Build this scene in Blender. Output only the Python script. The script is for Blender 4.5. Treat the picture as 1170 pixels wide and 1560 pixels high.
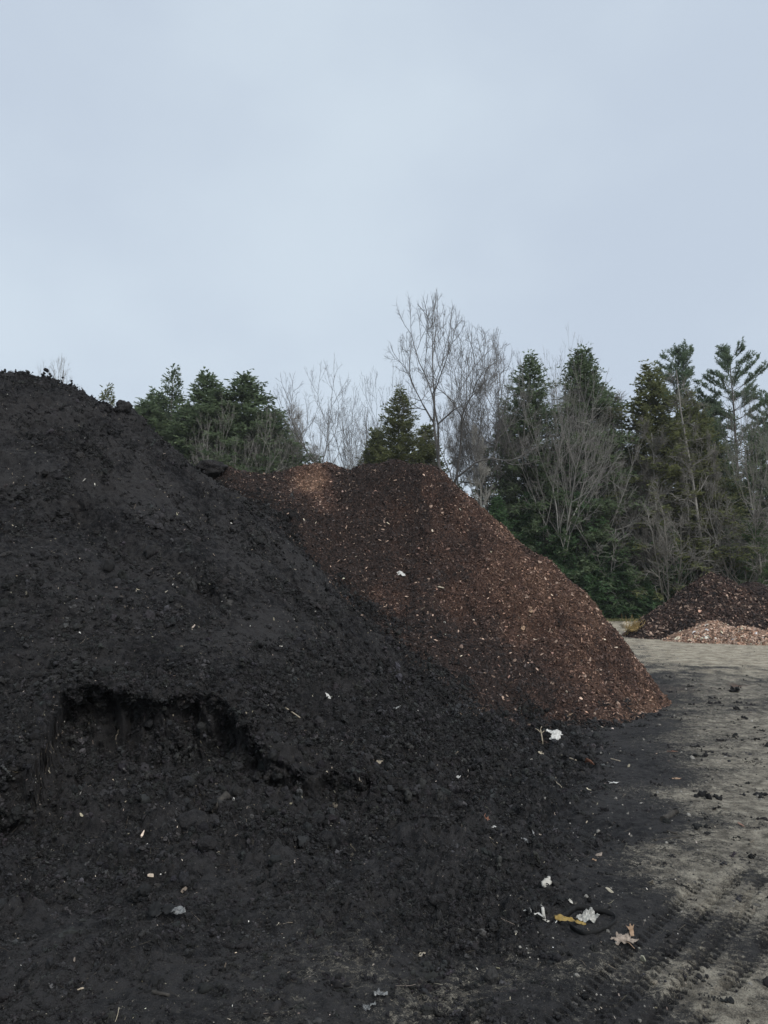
import bpy, math, random
import numpy as np
from mathutils import Vector, Matrix, Euler
from collections import defaultdict

for o in list(bpy.data.objects):
    bpy.data.objects.remove(o)
SC = bpy.context.scene
COL = SC.collection
R = math.radians

# ------------------------------------------------------------------ camera
EYE = 1.6
PITCH = 6.1
FPX = 1171.0
cd = bpy.data.cameras.new('camera')
cam = bpy.data.objects.new('camera', cd)
COL.objects.link(cam)
cam.location = (0, 0, EYE)
cam.rotation_euler = (R(90 + PITCH), 0, 0)
cd.sensor_fit = 'VERTICAL'
cd.sensor_height = 36.0
cd.lens = 36.0 * FPX / 1560.0
cd.clip_start = 0.05
cd.clip_end = 2000
SC.camera = cam

# ------------------------------------------------------------------ world, sun, exposure
SUN_EL, SUN_AZ = 42.0, 148.0      # azimuth clockwise from +Y
w = bpy.data.worlds.new('World')
SC.world = w
w.use_nodes = True
nt = w.node_tree
nt.nodes.clear()
wout = nt.nodes.new('ShaderNodeOutputWorld')
bg = nt.nodes.new('ShaderNodeBackground')
sky = nt.nodes.new('ShaderNodeTexSky')
sky.sky_type = 'NISHITA'
sky.sun_disc = False
sky.sun_elevation = R(SUN_EL)
sky.sun_rotation = R(SUN_AZ)
sky.air_density = 1.0
sky.dust_density = 3.0
tc = nt.nodes.new('ShaderNodeTexCoord')
mp = nt.nodes.new('ShaderNodeMapping')
mp.inputs['Scale'].default_value = (1.0, 1.0, 1.5)
mp.inputs['Location'].default_value = (0.35, 0.1, 0.2)
cn = nt.nodes.new('ShaderNodeTexNoise')
cn.inputs['Scale'].default_value = 2.1
cn.inputs['Detail'].default_value = 4.0
cn.inputs['Roughness'].default_value = 0.45
cr = nt.nodes.new('ShaderNodeValToRGB')
cr.color_ramp.interpolation = 'EASE'
cr.color_ramp.elements[0].position = 0.36
cr.color_ramp.elements[0].color = (5.85, 6.7, 7.85, 1)
cr.color_ramp.elements[1].position = 0.66
cr.color_ramp.elements[1].color = (6.75, 7.7, 8.65, 1)
mx = nt.nodes.new('ShaderNodeMix')
mx.data_type = 'RGBA'
mx.inputs['Factor'].default_value = 0.9
bg.inputs['Strength'].default_value = 0.0605
L = nt.links.new
L(tc.outputs['Generated'], mp.inputs['Vector'])
L(mp.outputs['Vector'], cn.inputs['Vector'])
L(cn.outputs['Fac'], cr.inputs['Fac'])
L(sky.outputs['Color'], mx.inputs[6])
L(cr.outputs['Color'], mx.inputs[7])
L(mx.outputs[2], bg.inputs['Color'])
L(bg.outputs['Background'], wout.inputs['Surface'])

sd = bpy.data.lights.new('sun', 'SUN')
sd.energy = 1.5
sd.angle = R(32)
sd.color = (1.0, 0.98, 0.95)
sun = bpy.data.objects.new('sun', sd)
COL.objects.link(sun)
_a = R(SUN_AZ)
_sv = Vector((math.sin(_a) * math.cos(R(SUN_EL)), math.cos(_a) * math.cos(R(SUN_EL)), math.sin(R(SUN_EL))))
sun.rotation_euler = _sv.to_track_quat('Z', 'Y').to_euler()
sun.location = _sv * 60

SC.view_settings.view_transform = 'Standard'
SC.view_settings.look = 'None'
SC.view_settings.exposure = 0.75
SC.view_settings.gamma = 1.0
SC.view_settings.use_curve_mapping = False
SC.render.engine = 'CYCLES'
SC.cycles.max_bounces = 5
SC.cycles.diffuse_bounces = 3
SC.cycles.transparent_max_bounces = 4

# ------------------------------------------------------------------ helpers: tagging
def tag(o, label=None, cat=None, group=None, kind=None):
    if label: o['label'] = label
    if cat: o['category'] = cat
    if group: o['group'] = group
    if kind: o['kind'] = kind
    return o

def link(name, me, mat=None, parent=None):
    o = bpy.data.objects.new(name, me)
    COL.objects.link(o)
    if mat is not None and me is not None and not me.materials:
        me.materials.append(mat)
    if parent is not None:
        o.parent = parent
    return o

def empty(name, loc=(0, 0, 0)):
    o = bpy.data.objects.new(name, None)
    COL.objects.link(o)
    o.location = loc
    o.empty_display_size = 0.1
    return o

# ------------------------------------------------------------------ helpers: view geometry
_cp, _sp = math.cos(R(PITCH)), math.sin(R(PITCH))
def ray(u, v):
    up = -(v - 780.0) / FPX
    return np.array([(u - 585.0) / FPX, _cp - _sp * up, _sp + _cp * up])
def at_y(u, v, Y):
    d = ray(u, v)
    k = Y / d[1]
    return (d[0] * k, Y, EYE + d[2] * k)
def at_z(u, v, z=0.0):
    d = ray(u, v)
    k = (z - EYE) / d[2]
    return (d[0] * k, d[1] * k, z)

# ------------------------------------------------------------------ helpers: numpy noise
def _h(ix, iy, iz, s):
    n = (ix.astype(np.int64) * 374761393 + iy.astype(np.int64) * 668265263 + iz.astype(np.int64) * 2147483647 + s * 974634777) & 0xffffffff
    n = ((n ^ (n >> 13)) * 1274126177) & 0xffffffff
    n = (n ^ (n >> 16)) & 0xffffffff
    n = (n * 2246822519) & 0xffffffff
    return (n ^ (n >> 15)) & 0xffffffff
def rnd2(ix, iy, s):
    return _h(ix, iy, np.zeros_like(ix), s) / 4294967295.0
def perlin2(x, y, s=0):
    x0 = np.floor(x); y0 = np.floor(y)
    fx = x - x0; fy = y - y0
    ix = x0.astype(np.int64); iy = y0.astype(np.int64)
    u = fx * fx * fx * (fx * (fx * 6 - 15) + 10); v = fy * fy * fy * (fy * (fy * 6 - 15) + 10)
    def g(dx, dy):
        a = rnd2(ix + dx, iy + dy, s) * 6.2831853
        return np.cos(a) * (fx - dx) + np.sin(a) * (fy - dy)
    a = g(0, 0); b = g(1, 0); c = g(0, 1); d = g(1, 1)
    return (a + u * (b - a)) * (1 - v) + (c + u * (d - c)) * v
def fbm2(x, y, f, octv=4, gain=0.5, s=0):
    t = 0; amp = 1.0; tot = 0
    for o in range(octv):
        t = t + amp * perlin2(x * f + 17.3 * o, y * f - 9.1 * o, s + o)
        tot += amp; amp *= gain; f *= 2.03
    return t / tot * 1.4
def perlin3(x, y, z, s=0):
    x0 = np.floor(x); y0 = np.floor(y); z0 = np.floor(z)
    fx = x - x0; fy = y - y0; fz = z - z0
    ix = x0.astype(np.int64); iy = y0.astype(np.int64); iz = z0.astype(np.int64)
    u = fx * fx * (3 - 2 * fx); v = fy * fy * (3 - 2 * fy); w_ = fz * fz * (3 - 2 * fz)
    def g(dx, dy, dz):
        h = _h(ix + dx, iy + dy, iz + dz, s)
        gx = (h & 1023) / 511.5 - 1; gy = ((h >> 10) & 1023) / 511.5 - 1; gz = ((h >> 20) & 1023) / 511.5 - 1
        return gx * (fx - dx) + gy * (fy - dy) + gz * (fz - dz)
    def lerp(a, b, t): return a + (b - a) * t
    return lerp(lerp(lerp(g(0,0,0), g(1,0,0), u), lerp(g(0,1,0), g(1,1,0), u), v),
                lerp(lerp(g(0,0,1), g(1,0,1), u), lerp(g(0,1,1), g(1,1,1), u), v), w_)
def fbm3(p, f, octv=3, gain=0.5, s=0):
    t = 0; amp = 1.0; tot = 0
    for o in range(octv):
        t = t + amp * perlin3(p[..., 0] * f + 7.7 * o, p[..., 1] * f + 3.1 * o, p[..., 2] * f - 5.3 * o, s + o)
        tot += amp; amp *= gain; f *= 2.03
    return t / tot * 1.4
def clods(x, y, cell, s=0, keep=1.0):
    """rounded lumps on a jittered cell pattern, 0..1"""
    x = x / cell + 0.35 * perlin2(x / cell * 1.3, y / cell * 1.3, s + 50); y = y / cell + 0.35 * perlin2(x * 1.3 + 40, y / cell * 1.3, s + 51)
    ix = np.floor(x).astype(np.int64); iy = np.floor(y).astype(np.int64)
    best = np.zeros_like(x)
    for dx in (-1, 0, 1):
        for dy in (-1, 0, 1):
            cx = ix + dx; cy = iy + dy
            px = cx + rnd2(cx, cy, s + 1); py = cy + rnd2(cx, cy, s + 2)
            rr = 0.35 + 0.55 * rnd2(cx, cy, s + 3)
            on = rnd2(cx, cy, s + 4) < keep
            d2 = ((x - px) ** 2 + (y - py) ** 2) / (rr * rr)
            best = np.maximum(best, np.where(on, np.sqrt(np.clip(1 - d2, 0, 1)) * rr, 0))
    return best
def billow3(p, f, octv=3, gain=0.5, s=0):
    """rounded lumps with sharp creases between them, about 0..1"""
    t = 0; amp = 1.0; tot = 0
    for o in range(octv):
        t = t + amp * np.abs(perlin3(p[..., 0] * f + 7.7 * o, p[..., 1] * f + 3.1 * o, p[..., 2] * f - 5.3 * o, s + o))
        tot += amp; amp *= gain; f *= 2.1
    return t / tot * 2.4
def sstep(a, b, x):
    t = np.clip((x - a) / (b - a), 0, 1)
    return t * t * (3 - 2 * t)

class RBF:
    def __init__(self, pts, c=0.35, lam=0.0):
        P = np.array(pts, float)
        self.xy = P[:, :2]; self.c = c
        n = len(P)
        A = np.zeros((n + 3, n + 3))
        D = np.sqrt(((self.xy[:, None] - self.xy[None]) ** 2).sum(-1) + c * c)
        A[:n, :n] = D + lam * np.eye(n)
        A[:n, n] = 1; A[:n, n + 1:] = self.xy
        A[n, :n] = 1; A[n + 1:, :n] = self.xy.T
        self.w = np.linalg.solve(A, np.concatenate([P[:, 2], [0, 0, 0]]))
    def __call__(self, x, y):
        n = len(self.xy)
        z = self.w[n] + self.w[n + 1] * x + self.w[n + 2] * y
        for i in range(n):
            z = z + self.w[i] * np.sqrt((x - self.xy[i, 0]) ** 2 + (y - self.xy[i, 1]) ** 2 + self.c ** 2)
        return z

# ------------------------------------------------------------------ helpers: meshes
def mesh_np(name, V, F, attrs=None, smooth=True):
    """V (n,3), F (m,k) faces all of k corners"""
    me = bpy.data.meshes.new(name)
    V = np.ascontiguousarray(V, np.float32); F = np.ascontiguousarray(F, np.int32)
    m, k = F.shape
    me.vertices.add(len(V)); me.vertices.foreach_set('co', V.ravel())
    me.loops.add(m * k); me.loops.foreach_set('vertex_index', F.ravel())
    me.polygons.add(m)
    me.polygons.foreach_set('loop_start', np.arange(0, m * k, k, dtype=np.int32))
    me.polygons.foreach_set('loop_total', np.full(m, k, np.int32))
    me.polygons.foreach_set('use_smooth', np.full(m, smooth, bool))
    me.update(calc_edges=True)
    for nm, a in (attrs or {}).items():
        a = np.asarray(a, np.float32)
        if a.ndim == 1:
            at = me.attributes.new(nm, 'FLOAT', 'POINT'); at.data.foreach_set('value', a)
        else:
            at = me.attributes.new(nm, 'FLOAT_VECTOR', 'POINT'); at.data.foreach_set('vector', a.ravel())
    return me
def grid_faces(A, N, wrap=False):
    i = np.arange(A if wrap else A - 1)[:, None]; j = np.arange(N - 1)[None]
    i2 = (i + 1) % A
    return np.stack([i * N + j, i * N + j + 1, i2 * N + j + 1, i2 * N + j], -1).reshape(-1, 4)
def grid_normals(P):
    da = np.gradient(P, axis=0); db = np.gradient(P, axis=1)
    n = np.cross(da, db)
    n *= np.sign(n[..., 2:3] + 1e-9)
    return n / (np.linalg.norm(n, axis=-1, keepdims=True) + 1e-12)

# ------------------------------------------------------------------ helpers: materials
def new_mat(name, rough=0.9, spec=0.25):
    m = bpy.data.materials.new(name); m.use_nodes = True
    b = m.node_tree.nodes['Principled BSDF']
    b.inputs['Roughness'].default_value = rough
    b.inputs['Specular IOR Level'].default_value = spec
    return m, m.node_tree, b
def N(nt, t, **kw):
    n = nt.nodes.new(t)
    for k, v in kw.items():
        if k in n.inputs: n.inputs[k].default_value = v
        else: setattr(n, k, v)
    return n
def noise(nt, vec, scale, detail=4, rough=0.55):
    n = N(nt, 'ShaderNodeTexNoise', Scale=scale, Detail=detail, Roughness=rough)
    nt.links.new(vec, n.inputs['Vector'])
    return n.outputs['Fac']
def ramp(nt, fac, stops):
    r = nt.nodes.new('ShaderNodeValToRGB')
    e = r.color_ramp.elements
    while len(e) < len(stops): e.new(0.5)
    for i, (p, c) in enumerate(stops):
        e[i].position = p; e[i].color = (*c, 1) if len(c) == 3 else c
    nt.links.new(fac, r.inputs['Fac'])
    return r.outputs['Color']
def mixc(nt, fac, a, b, mode='MIX'):
    m = nt.nodes.new('ShaderNodeMix'); m.data_type = 'RGBA'; m.blend_type = mode
    for val, s in ((fac, 0), (a, 6), (b, 7)):
        if hasattr(val, 'is_linked'): nt.links.new(val, m.inputs[s])
        else: m.inputs[s].default_value = val if s == 0 else (*val, 1)
    return m.outputs[2]
def math_(nt, op, a, b=0.0):
    m = nt.nodes.new('ShaderNodeMath'); m.operation = op
    for val, s in ((a, 0), (b, 1)):
        if hasattr(val, 'is_linked'): nt.links.new(val, m.inputs[s])
        else: m.inputs[s].default_value = val
    return m.outputs[0]
def attr(nt, name, typ='GEOMETRY'):
    a = nt.nodes.new('ShaderNodeAttribute'); a.attribute_name = name; a.attribute_type = typ
    return a
def bump(nt, b, h, strength=0.5, dist=0.01):
    n = N(nt, 'ShaderNodeBump', Strength=strength, Distance=dist)
    nt.links.new(h, n.inputs['Height'])
    nt.links.new(n.outputs['Normal'], b.inputs['Normal'])
def pos(nt):
    return nt.nodes.new('ShaderNodeNewGeometry').outputs['Position']
def objco(nt):
    return nt.nodes.new('ShaderNodeTexCoord').outputs['Object']

def simple_mat(name, c1, c2, scale=30, rough=0.8, spec=0.3, bs=0.3, bd=0.004, coord='obj', trans=0):
    m, nt, b = new_mat(name, rough, spec)
    v = objco(nt) if coord == 'obj' else pos(nt)
    f = noise(nt, v, scale, 5)
    nt.links.new(ramp(nt, f, [(0.32, c1), (0.68, c2)]), b.inputs['Base Color'])
    bump(nt, b, noise(nt, v, scale * 3, 4), bs, bd)
    if trans:
        b.inputs['Transmission Weight'].default_value = trans
    return m

# soil: near black loam with pale grains
SOIL_A, SOIL_B, SOIL_C = (0.0042, 0.0043, 0.0052), (0.0135, 0.0136, 0.0153), (0.048, 0.0455, 0.0455)
def soil_color(nt, v):
    big = noise(nt, v, 1.1, 3)
    mid = noise(nt, v, 14, 5, 0.65)
    fine = noise(nt, v, 160, 4, 0.7)
    f = math_(nt, 'ADD', math_(nt, 'MULTIPLY', mid, 0.45), math_(nt, 'ADD', math_(nt, 'MULTIPLY', fine, 0.35), math_(nt, 'MULTIPLY', big, 0.34)))
    c = ramp(nt, f, [(0.43, SOIL_A), (0.505, SOIL_B), (0.60, SOIL_C)])
    vo = N(nt, 'ShaderNodeTexVoronoi', Scale=75.0)
    nt.links.new(v, vo.inputs['Vector'])
    sep = nt.nodes.new('ShaderNodeSeparateColor'); nt.links.new(vo.outputs['Color'], sep.inputs[0])
    sp = math_(nt, 'MULTIPLY', math_(nt, 'LESS_THAN', vo.outputs['Distance'], 0.22), math_(nt, 'GREATER_THAN', sep.outputs[0], 0.93))
    return mixc(nt, math_(nt, 'MULTIPLY', sp, 0.65), c, (0.2, 0.18, 0.15)), fine, mid
def make_soil(name):
    m, nt, b = new_mat(name, 0.92, 0.2)
    v = pos(nt)
    c, fine, mid = soil_color(nt, v)
    nt.links.new(c, b.inputs['Base Color'])
    h = math_(nt, 'ADD', math_(nt, 'MULTIPLY', noise(nt, v, 45, 8, 0.8), 1.0), math_(nt, 'MULTIPLY', fine, 0.3))
    bump(nt, b, h, 1.0, 0.05)
    return m
M = {}
M['soil'] = make_soil('dark_loam')

def make_mulch(name):
    m, nt, b = new_mat(name, 0.9, 0.2)
    v = pos(nt)
    hue = attr(nt, 'hue').outputs['Fac']
    f = noise(nt, v, 45, 5, 0.7)
    dark = ramp(nt, f, [(0.41, (0.010, 0.0075, 0.007)), (0.51, (0.030, 0.020, 0.017)), (0.62, (0.065, 0.043, 0.036))])
    red = ramp(nt, f, [(0.41, (0.022, 0.0125, 0.0095)), (0.51, (0.062, 0.034, 0.025)), (0.62, (0.13, 0.074, 0.053))])
    tan = ramp(nt, f, [(0.41, (0.04, 0.022, 0.014)), (0.51, (0.13, 0.075, 0.05)), (0.62, (0.26, 0.16, 0.11))])
    c = mixc(nt, math_(nt, 'MINIMUM', math_(nt, 'MULTIPLY', hue, 2.0), 1.0), dark, red)
    c = mixc(nt, math_(nt, 'MAXIMUM', math_(nt, 'SUBTRACT', math_(nt, 'MULTIPLY', hue, 2.0), 1.0), 0.0), c, tan)
    nt.links.new(c, b.inputs['Base Color'])
    bump(nt, b, noise(nt, v, 70, 5, 0.7), 1.0, 0.03)
    return m
M['mulch'] = make_mulch('bark_mulch')

def make_inst(name, rough=0.85):
    """colour comes with each scattered piece"""
    m, nt, b = new_mat(name, rough, 0.25)
    a = attr(nt, 'tint', 'INSTANCER')
    f = noise(nt, objco(nt), 3.0, 3)
    c = mixc(nt, 1.0, a.outputs['Color'], ramp(nt, f, [(0.3, (0.7, 0.7, 0.7)), (0.7, (1.15, 1.15, 1.15))]), 'MULTIPLY')
    nt.links.new(c, b.inputs['Base Color'])
    return m
M['piece'] = make_inst('scattered_piece')

def make_ground(name):
    m, nt, b = new_mat(name, 0.9, 0.25)
    v = pos(nt)
    soil, fine, mid = soil_color(nt, v)
    cov = attr(nt, 'cover').outputs['Fac']
    red = attr(nt, 'red').outputs['Fac']
    flo = attr(nt, 'floor').outputs['Fac']
    grey = ramp(nt, math_(nt, 'ADD', math_(nt, 'MULTIPLY', noise(nt, v, 9, 5, 0.65), 0.6), math_(nt, 'MULTIPLY', fine, 0.4)),
                [(0.42, (0.12, 0.106, 0.085)), (0.50, (0.29, 0.26, 0.207)), (0.59, (0.50, 0.452, 0.36))])
    pack = ramp(nt, math_(nt, 'ADD', math_(nt, 'MULTIPLY', noise(nt, v, 22, 5, 0.7), 0.6), math_(nt, 'MULTIPLY', fine, 0.4)),
                [(0.42, (0.015, 0.0147, 0.0147)), (0.50, (0.034, 0.033, 0.0318)), (0.60, (0.105, 0.099, 0.09))])
    # cover: 1 loose soil, .5 thin packed soil, 0 bare gravel
    e = math_(nt, 'ADD', cov, math_(nt, 'MULTIPLY', math_(nt, 'SUBTRACT', noise(nt, v, 30, 8, 0.95), 0.5), 4.6))
    e = math_(nt, 'ADD', e, math_(nt, 'MULTIPLY', math_(nt, 'SUBTRACT', noise(nt, v, 4.5, 6, 0.75), 0.5), 0.7))
    t1 = ramp(nt, e, [(0.22, (0, 0, 0)), (0.52, (1, 1, 1))])
    t2 = ramp(nt, e, [(0.62, (0, 0, 0)), (0.85, (1, 1, 1))])
    c = mixc(nt, t1, grey, pack)
    c = mixc(nt, t2, c, soil)
    redc = ramp(nt, noise(nt, v, 60, 4, 0.7), [(0.35, (0.05, 0.03, 0.022)), (0.6, (0.19, 0.09, 0.06)), (0.75, (0.3, 0.18, 0.13))])
    rt = ramp(nt, math_(nt, 'ADD', red, math_(nt, 'MULTIPLY', math_(nt, 'SUBTRACT', noise(nt, v, 18, 4, 0.7), 0.5), 0.8)), [(0.4, (0, 0, 0)), (0.65, (1, 1, 1))])
    c = mixc(nt, rt, c, redc)
    c = mixc(nt, math_(nt, 'MULTIPLY', attr(nt, 'road').outputs['Fac'], math_(nt, 'SUBTRACT', 1.0, t1)), c, ramp(nt, noise(nt, v, 3, 8, .75), [(.42, (.26, .222, .163)), (.58, (.56, .495, .385))]))
    fc = ramp(nt, noise(nt, v, 5, 6, 0.7), [(0.35, (0.025, 0.02, 0.015)), (0.55, (0.07, 0.052, 0.036)), (0.72, (0.12, 0.09, 0.06))])
    c = mixc(nt, flo, c, fc)
    nt.links.new(c, b.inputs['Base Color'])
    bump(nt, b, math_(nt, 'ADD', noise(nt, v, 80, 5, 0.7), math_(nt, 'MULTIPLY', fine, 0.4)), 1.0, 0.03)
    return m
M['ground'] = make_ground('yard_ground')

def leaf_mat(name, c1, c2, c3):
    m, nt, b = new_mat(name, 0.7, 0.25)
    a = attr(nt, 'tint').outputs['Fac']
    c = ramp(nt, a, [(0.0, c1), (0.5, c2), (1.0, c3)])
    nt.links.new(c, b.inputs['Base Color'])
    tr = nt.nodes.new('ShaderNodeBsdfTranslucent'); nt.links.new(c, tr.inputs['Color'])
    ms = nt.nodes.new('ShaderNodeMixShader'); ms.inputs[0].default_value = 0.5
    nt.links.new(b.outputs[0], ms.inputs[1]); nt.links.new(tr.outputs[0], ms.inputs[2])
    nt.links.new(ms.outputs[0], nt.nodes['Material Output'].inputs['Surface'])
    return m
M['hemlock'] = leaf_mat('hemlock_needles', (0.08, 0.11, 0.064), (0.13, 0.172, 0.095), (0.185, 0.24, 0.13))
M['olive'] = leaf_mat('olive_needles', (0.105, 0.118, 0.056), (0.16, 0.175, 0.078), (0.22, 0.23, 0.10))
M['under'] = leaf_mat('young_hemlock_needles', (0.052, 0.10, 0.05), (0.10, 0.175, 0.082), (0.165, 0.26, 0.12))
M['pine'] = leaf_mat('pine_needles', (0.08, 0.115, 0.072), (0.13, 0.178, 0.105), (0.185, 0.24, 0.135))
M['bright'] = leaf_mat('sapling_needles', (0.05, 0.085, 0.035), (0.085, 0.14, 0.055), (0.14, 0.2, 0.08))
M['grass'] = leaf_mat('grass_blades', (0.10, 0.12, 0.045), (0.19, 0.19, 0.085), (0.30, 0.27, 0.15))
def bark(name, a, b_, scale=6):
    m, nt, b = new_mat(name, 0.9, 0.15)
    v = objco(nt)
    mpn = nt.nodes.new('ShaderNodeMapping'); mpn.inputs['Scale'].default_value = (1, 1, 0.3)
    nt.links.new(v, mpn.inputs['Vector'])
    f = noise(nt, mpn.outputs[0], scale, 5, 0.65)
    nt.links.new(ramp(nt, f, [(0.35, a), (0.65, b_)]), b.inputs['Base Color'])
    bump(nt, b, noise(nt, mpn.outputs[0], scale * 4, 4), 0.5, 0.02)
    return m
M['bark_grey'] = bark('grey_bark', (0.16, 0.15, 0.138), (0.30, 0.285, 0.26))
M['bark_pale'] = bark('pale_bark', (0.25, 0.24, 0.215), (0.45, 0.43, 0.39))
M['bark_dark'] = bark('dark_bark', (0.05, 0.045, 0.04), (0.11, 0.10, 0.09))
M['bark_mid'] = bark('mid_grey_bark', (0.085, 0.08, 0.075), (0.17, 0.16, 0.15))
M['bark_brown'] = bark('brown_twigs', (0.125, 0.118, 0.105), (0.25, 0.235, 0.21))

# ================================================================== HEIGHT FUNCTIONS
def P_(lst):
    return [at_y(*q) for q in lst]
def G_(lst):
    return [(*at_z(u, v, 0)[:2], z) for u, v, z in lst]

loam_pts = P_([
    (0, 569, 12.3), (60, 578, 12.1), (120, 597, 12.0), (175, 618, 11.7), (203, 626, 11.6), (235, 660, 11.6), (270, 695, 11.8), (303, 719, 12.0),
    (365, 755, 11.8), (420, 800, 11.6), (490, 872, 11.3), (560, 950, 10.8), (640, 1010, 10.3), (700, 1060, 9.8),
    (0, 1040, 6.3), (0, 900, 7.4), (0, 750, 9.0), (0, 660, 10.5),
    (100, 650, 10.9), (100, 780, 8.9), (100, 900, 7.5), (100, 1000, 6.6),
    (200, 700, 10.2), (200, 800, 9.0), (200, 900, 7.7), (200, 1000, 6.7), (200, 1040, 6.3),
    (300, 780, 10.2), (350, 850, 9.2), (350, 920, 8.2), (350, 1000, 7.0), (350, 1046, 6.4),
    (450, 880, 9.9), (450, 950, 8.5), (450, 1020, 7.3), (450, 1085, 6.5),
    (540, 1000, 8.8), (540, 1060, 7.5), (560, 1110, 6.9), (620, 1060, 8.9), (640, 1120, 7.6)])
loam_pts += [(*at_z(u, v, z)[:2], z) for u, v, z in [
    (650, 1185, .12), (560, 1200, .18), (750, 1150, .06), (770, 1100, .06), (700, 1120, .16)]]
loam_pts += G_([(820, 1112, -.03), (880, 1105, -.12), (860, 1170, -.06), (740, 1230, -.05), (600, 1270, -.02), (400, 1300, -.02)])
loam_pts += [(-2.45, 5.45, .52), (-3.3, 5.45, .52), (-4.5, 5.4, .5), (-2.5, 4.9, .25), (-3.5, 4.9, .25), (-1.3, 5.0, .1),
    (-9, 12.5, 5.4), (-12, 12, 4.2), (-16.5, 11, -.3), (-9, 7.5, 1.6), (-9, 5.6, .3), (-9, 4.4, -.2), (-13, 5, -.3),
    (-6, 14, 4.9), (-6, 17, 2.8), (-6, 21, -.3), (-3.7, 13.2, 4.0), (-3.5, 16, 2), (-3, 19, -.3), (-1.5, 13.6, 2.2), (-1, 16.5, -.3), (-10, 20, -.3), (-14, 17, -.3),
    (1, 12.5, -.2), (2, 11.3, -.3), (0, 13.6, .2), (2.6, 10.2, -.3), (1.3, 12.0, -.2),
    (-4, 3.7, -.3), (-2, 3.7, -.3), (0, 3.9, -.3), (1.5, 4.6, -.3), (2.6, 6.5, -.25), (4, 9, -.4), (-6, 3.6, -.3)]
loam_rbf = RBF(loam_pts, 0.3)

_lip = [(-400, 5.3), (-150, 5.2), (20, 5.34), (52, 5.30), (96, 6.20), (150, 6.34), (230, 6.18), (300, 6.26), (335, 6.22), (366, 6.05), (400, 5.90), (455, 5.80), (520, 5.95), (560, 6.05), (620, 6.02), (720, 5.9)]
LIPS = np.array([(u - 585) / FPX / 1.023 for u, _ in _lip])
LIPY = np.array([q for _, q in _lip])
def loam_base(x, y):
    z = loam_rbf(x, y)
    # broad unevenness of the face
    z = z + 0.10 * fbm2(x, y, 0.45, 3, 0.5, 3) * sstep(0.3, 1.2, z)
    # old slump steps across the face
    wob = 0.09 * fbm2(x, y, 1.6, 3, 0.55, 11)
    for (pl, h, fall) in SLUMPS:
        px = pl[:, 0]; py = pl[:, 1]
        yl = np.interp(x, px, py) + wob
        inx = sstep(px[0] - .15, px[0] + .3, x) * (1 - sstep(px[-1] - .5, px[-1] + .2, x))
        d = yl - y                                    # >0 in front of (below) the step
        z = z - h * inx * sstep(-0.03, 0.10, d) * np.exp(-np.clip(d, 0, 9) / fall)
    # the bite dug out of the foot
    js = x / np.maximum(y, 2) + 0.012 * fbm2(x, y, 1.8, 3, 0.5, 21)
    yl = np.interp(js, LIPS, LIPY) + 0.09 * fbm2(x, y, 1.7, 4, 0.6, 23) + .045 * fbm2(x, y, 7, 2, .6, 24)
    ins = sstep(-0.015, 0.055, yl - y)
    hb = -.02 + 0.27 * sstep(4.75, 6.2, y) * (1 - 0.8 * sstep(-1.0, 0.3, x)) + 0.16 * fbm2(x, y, 1.1, 3, 0.5, 31)
    hb = np.where(js < -.436, 0.4 * hb, hb)
    low = np.minimum(z, hb + 0.12 * np.clip(z - 0.4, 0, 1))
    return z * (1 - ins) + low * ins, np.stack([ins, np.clip((z - low) / .5, 0, 1)], -1)
def _pl(lst):
    return np.array([at_y(*q)[:2] for q in lst])
SLUMPS = [(_pl([(70, 768, 9.05), (120, 758, 9.2), (180, 780, 8.95), (215, 815, 8.75), (260, 830, 8.7)]), 0.24, 0.9),
          (_pl([(-120, 900, 7.6), (0, 905, 7.45), (60, 915, 7.4), (120, 945, 7.15), (170, 960, 7.1)]), 0.15, 0.5),
          (_pl([(240, 940, 7.8), (300, 945, 7.75), (350, 935, 8.0), (400, 960, 7.8)]), 0.09, 0.5),
          (_pl([(380, 830, 10.4), (440, 850, 10.3), (470, 900, 9.8)]), 0.10, 0.5),
          (_pl([(-80, 700, 10.0), (20, 705, 9.9), (50, 730, 9.5), (90, 735, 9.5)]), 0.18, 0.7),
          (_pl([(240, 850, 8.9), (300, 870, 8.7), (340, 915, 8.2), (380, 920, 8.3)]), 0.16, 0.6),
          (_pl([(430, 860, 10.3), (500, 905, 9.9), (545, 960, 9.3), (570, 1000, 8.8)]), 0.13, 0.5),
          (_pl([(120, 1000, 6.75), (200, 985, 6.9), (290, 1005, 6.8)]), 0.08, 0.35),
          (_pl([(330, 1075, 6.9), (480, 1110, 6.7), (600, 1125, 7.2)]), 0.05, 0.3)]

brown_pts = P_([
    (310, 716, 13.4), (380, 719, 14.0), (440, 717, 14.5), (462, 708, 14.8), (484, 703, 15.0), (505, 706, 14.9), (522, 717, 14.6), (560, 711, 14.2), (590, 705, 14.0), (625, 712, 13.9), (655, 716, 13.6),
    (680, 745, 13.3), (700, 772, 13.1), (750, 808, 12.8), (800, 842, 12.5), (860, 881, 12.1), (907, 919, 11.8), (928, 953, 11.6), (948, 990, 11.4), (992, 1040, 11.2),
    (800, 980, 11.2), (800, 1040, 10.5), (700, 850, 12.4), (700, 920, 11.7), (700, 1000, 10.8), (600, 780, 13.1), (600, 860, 12.3), (600, 940, 11.4),
    (480, 760, 13.5), (480, 830, 12.3), (430, 790, 12.3), (400, 755, 12.9), (520, 890, 11.8),
    (860, 960, 11.4), (900, 1040, 10.75), (860, 1060, 10.4), (940, 1060, 10.7), (640, 990, 10.8), (740, 1060, 10.1)])
brown_pts += G_([(820, 1096, .0), (880, 1104, .0), (930, 1104, .0), (975, 1095, .0), (1012, 1078, .0), (850, 1125, -.2), (950, 1130, -.2), (1022, 1085, -.25), (1022, 1062, -.25)])
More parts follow.
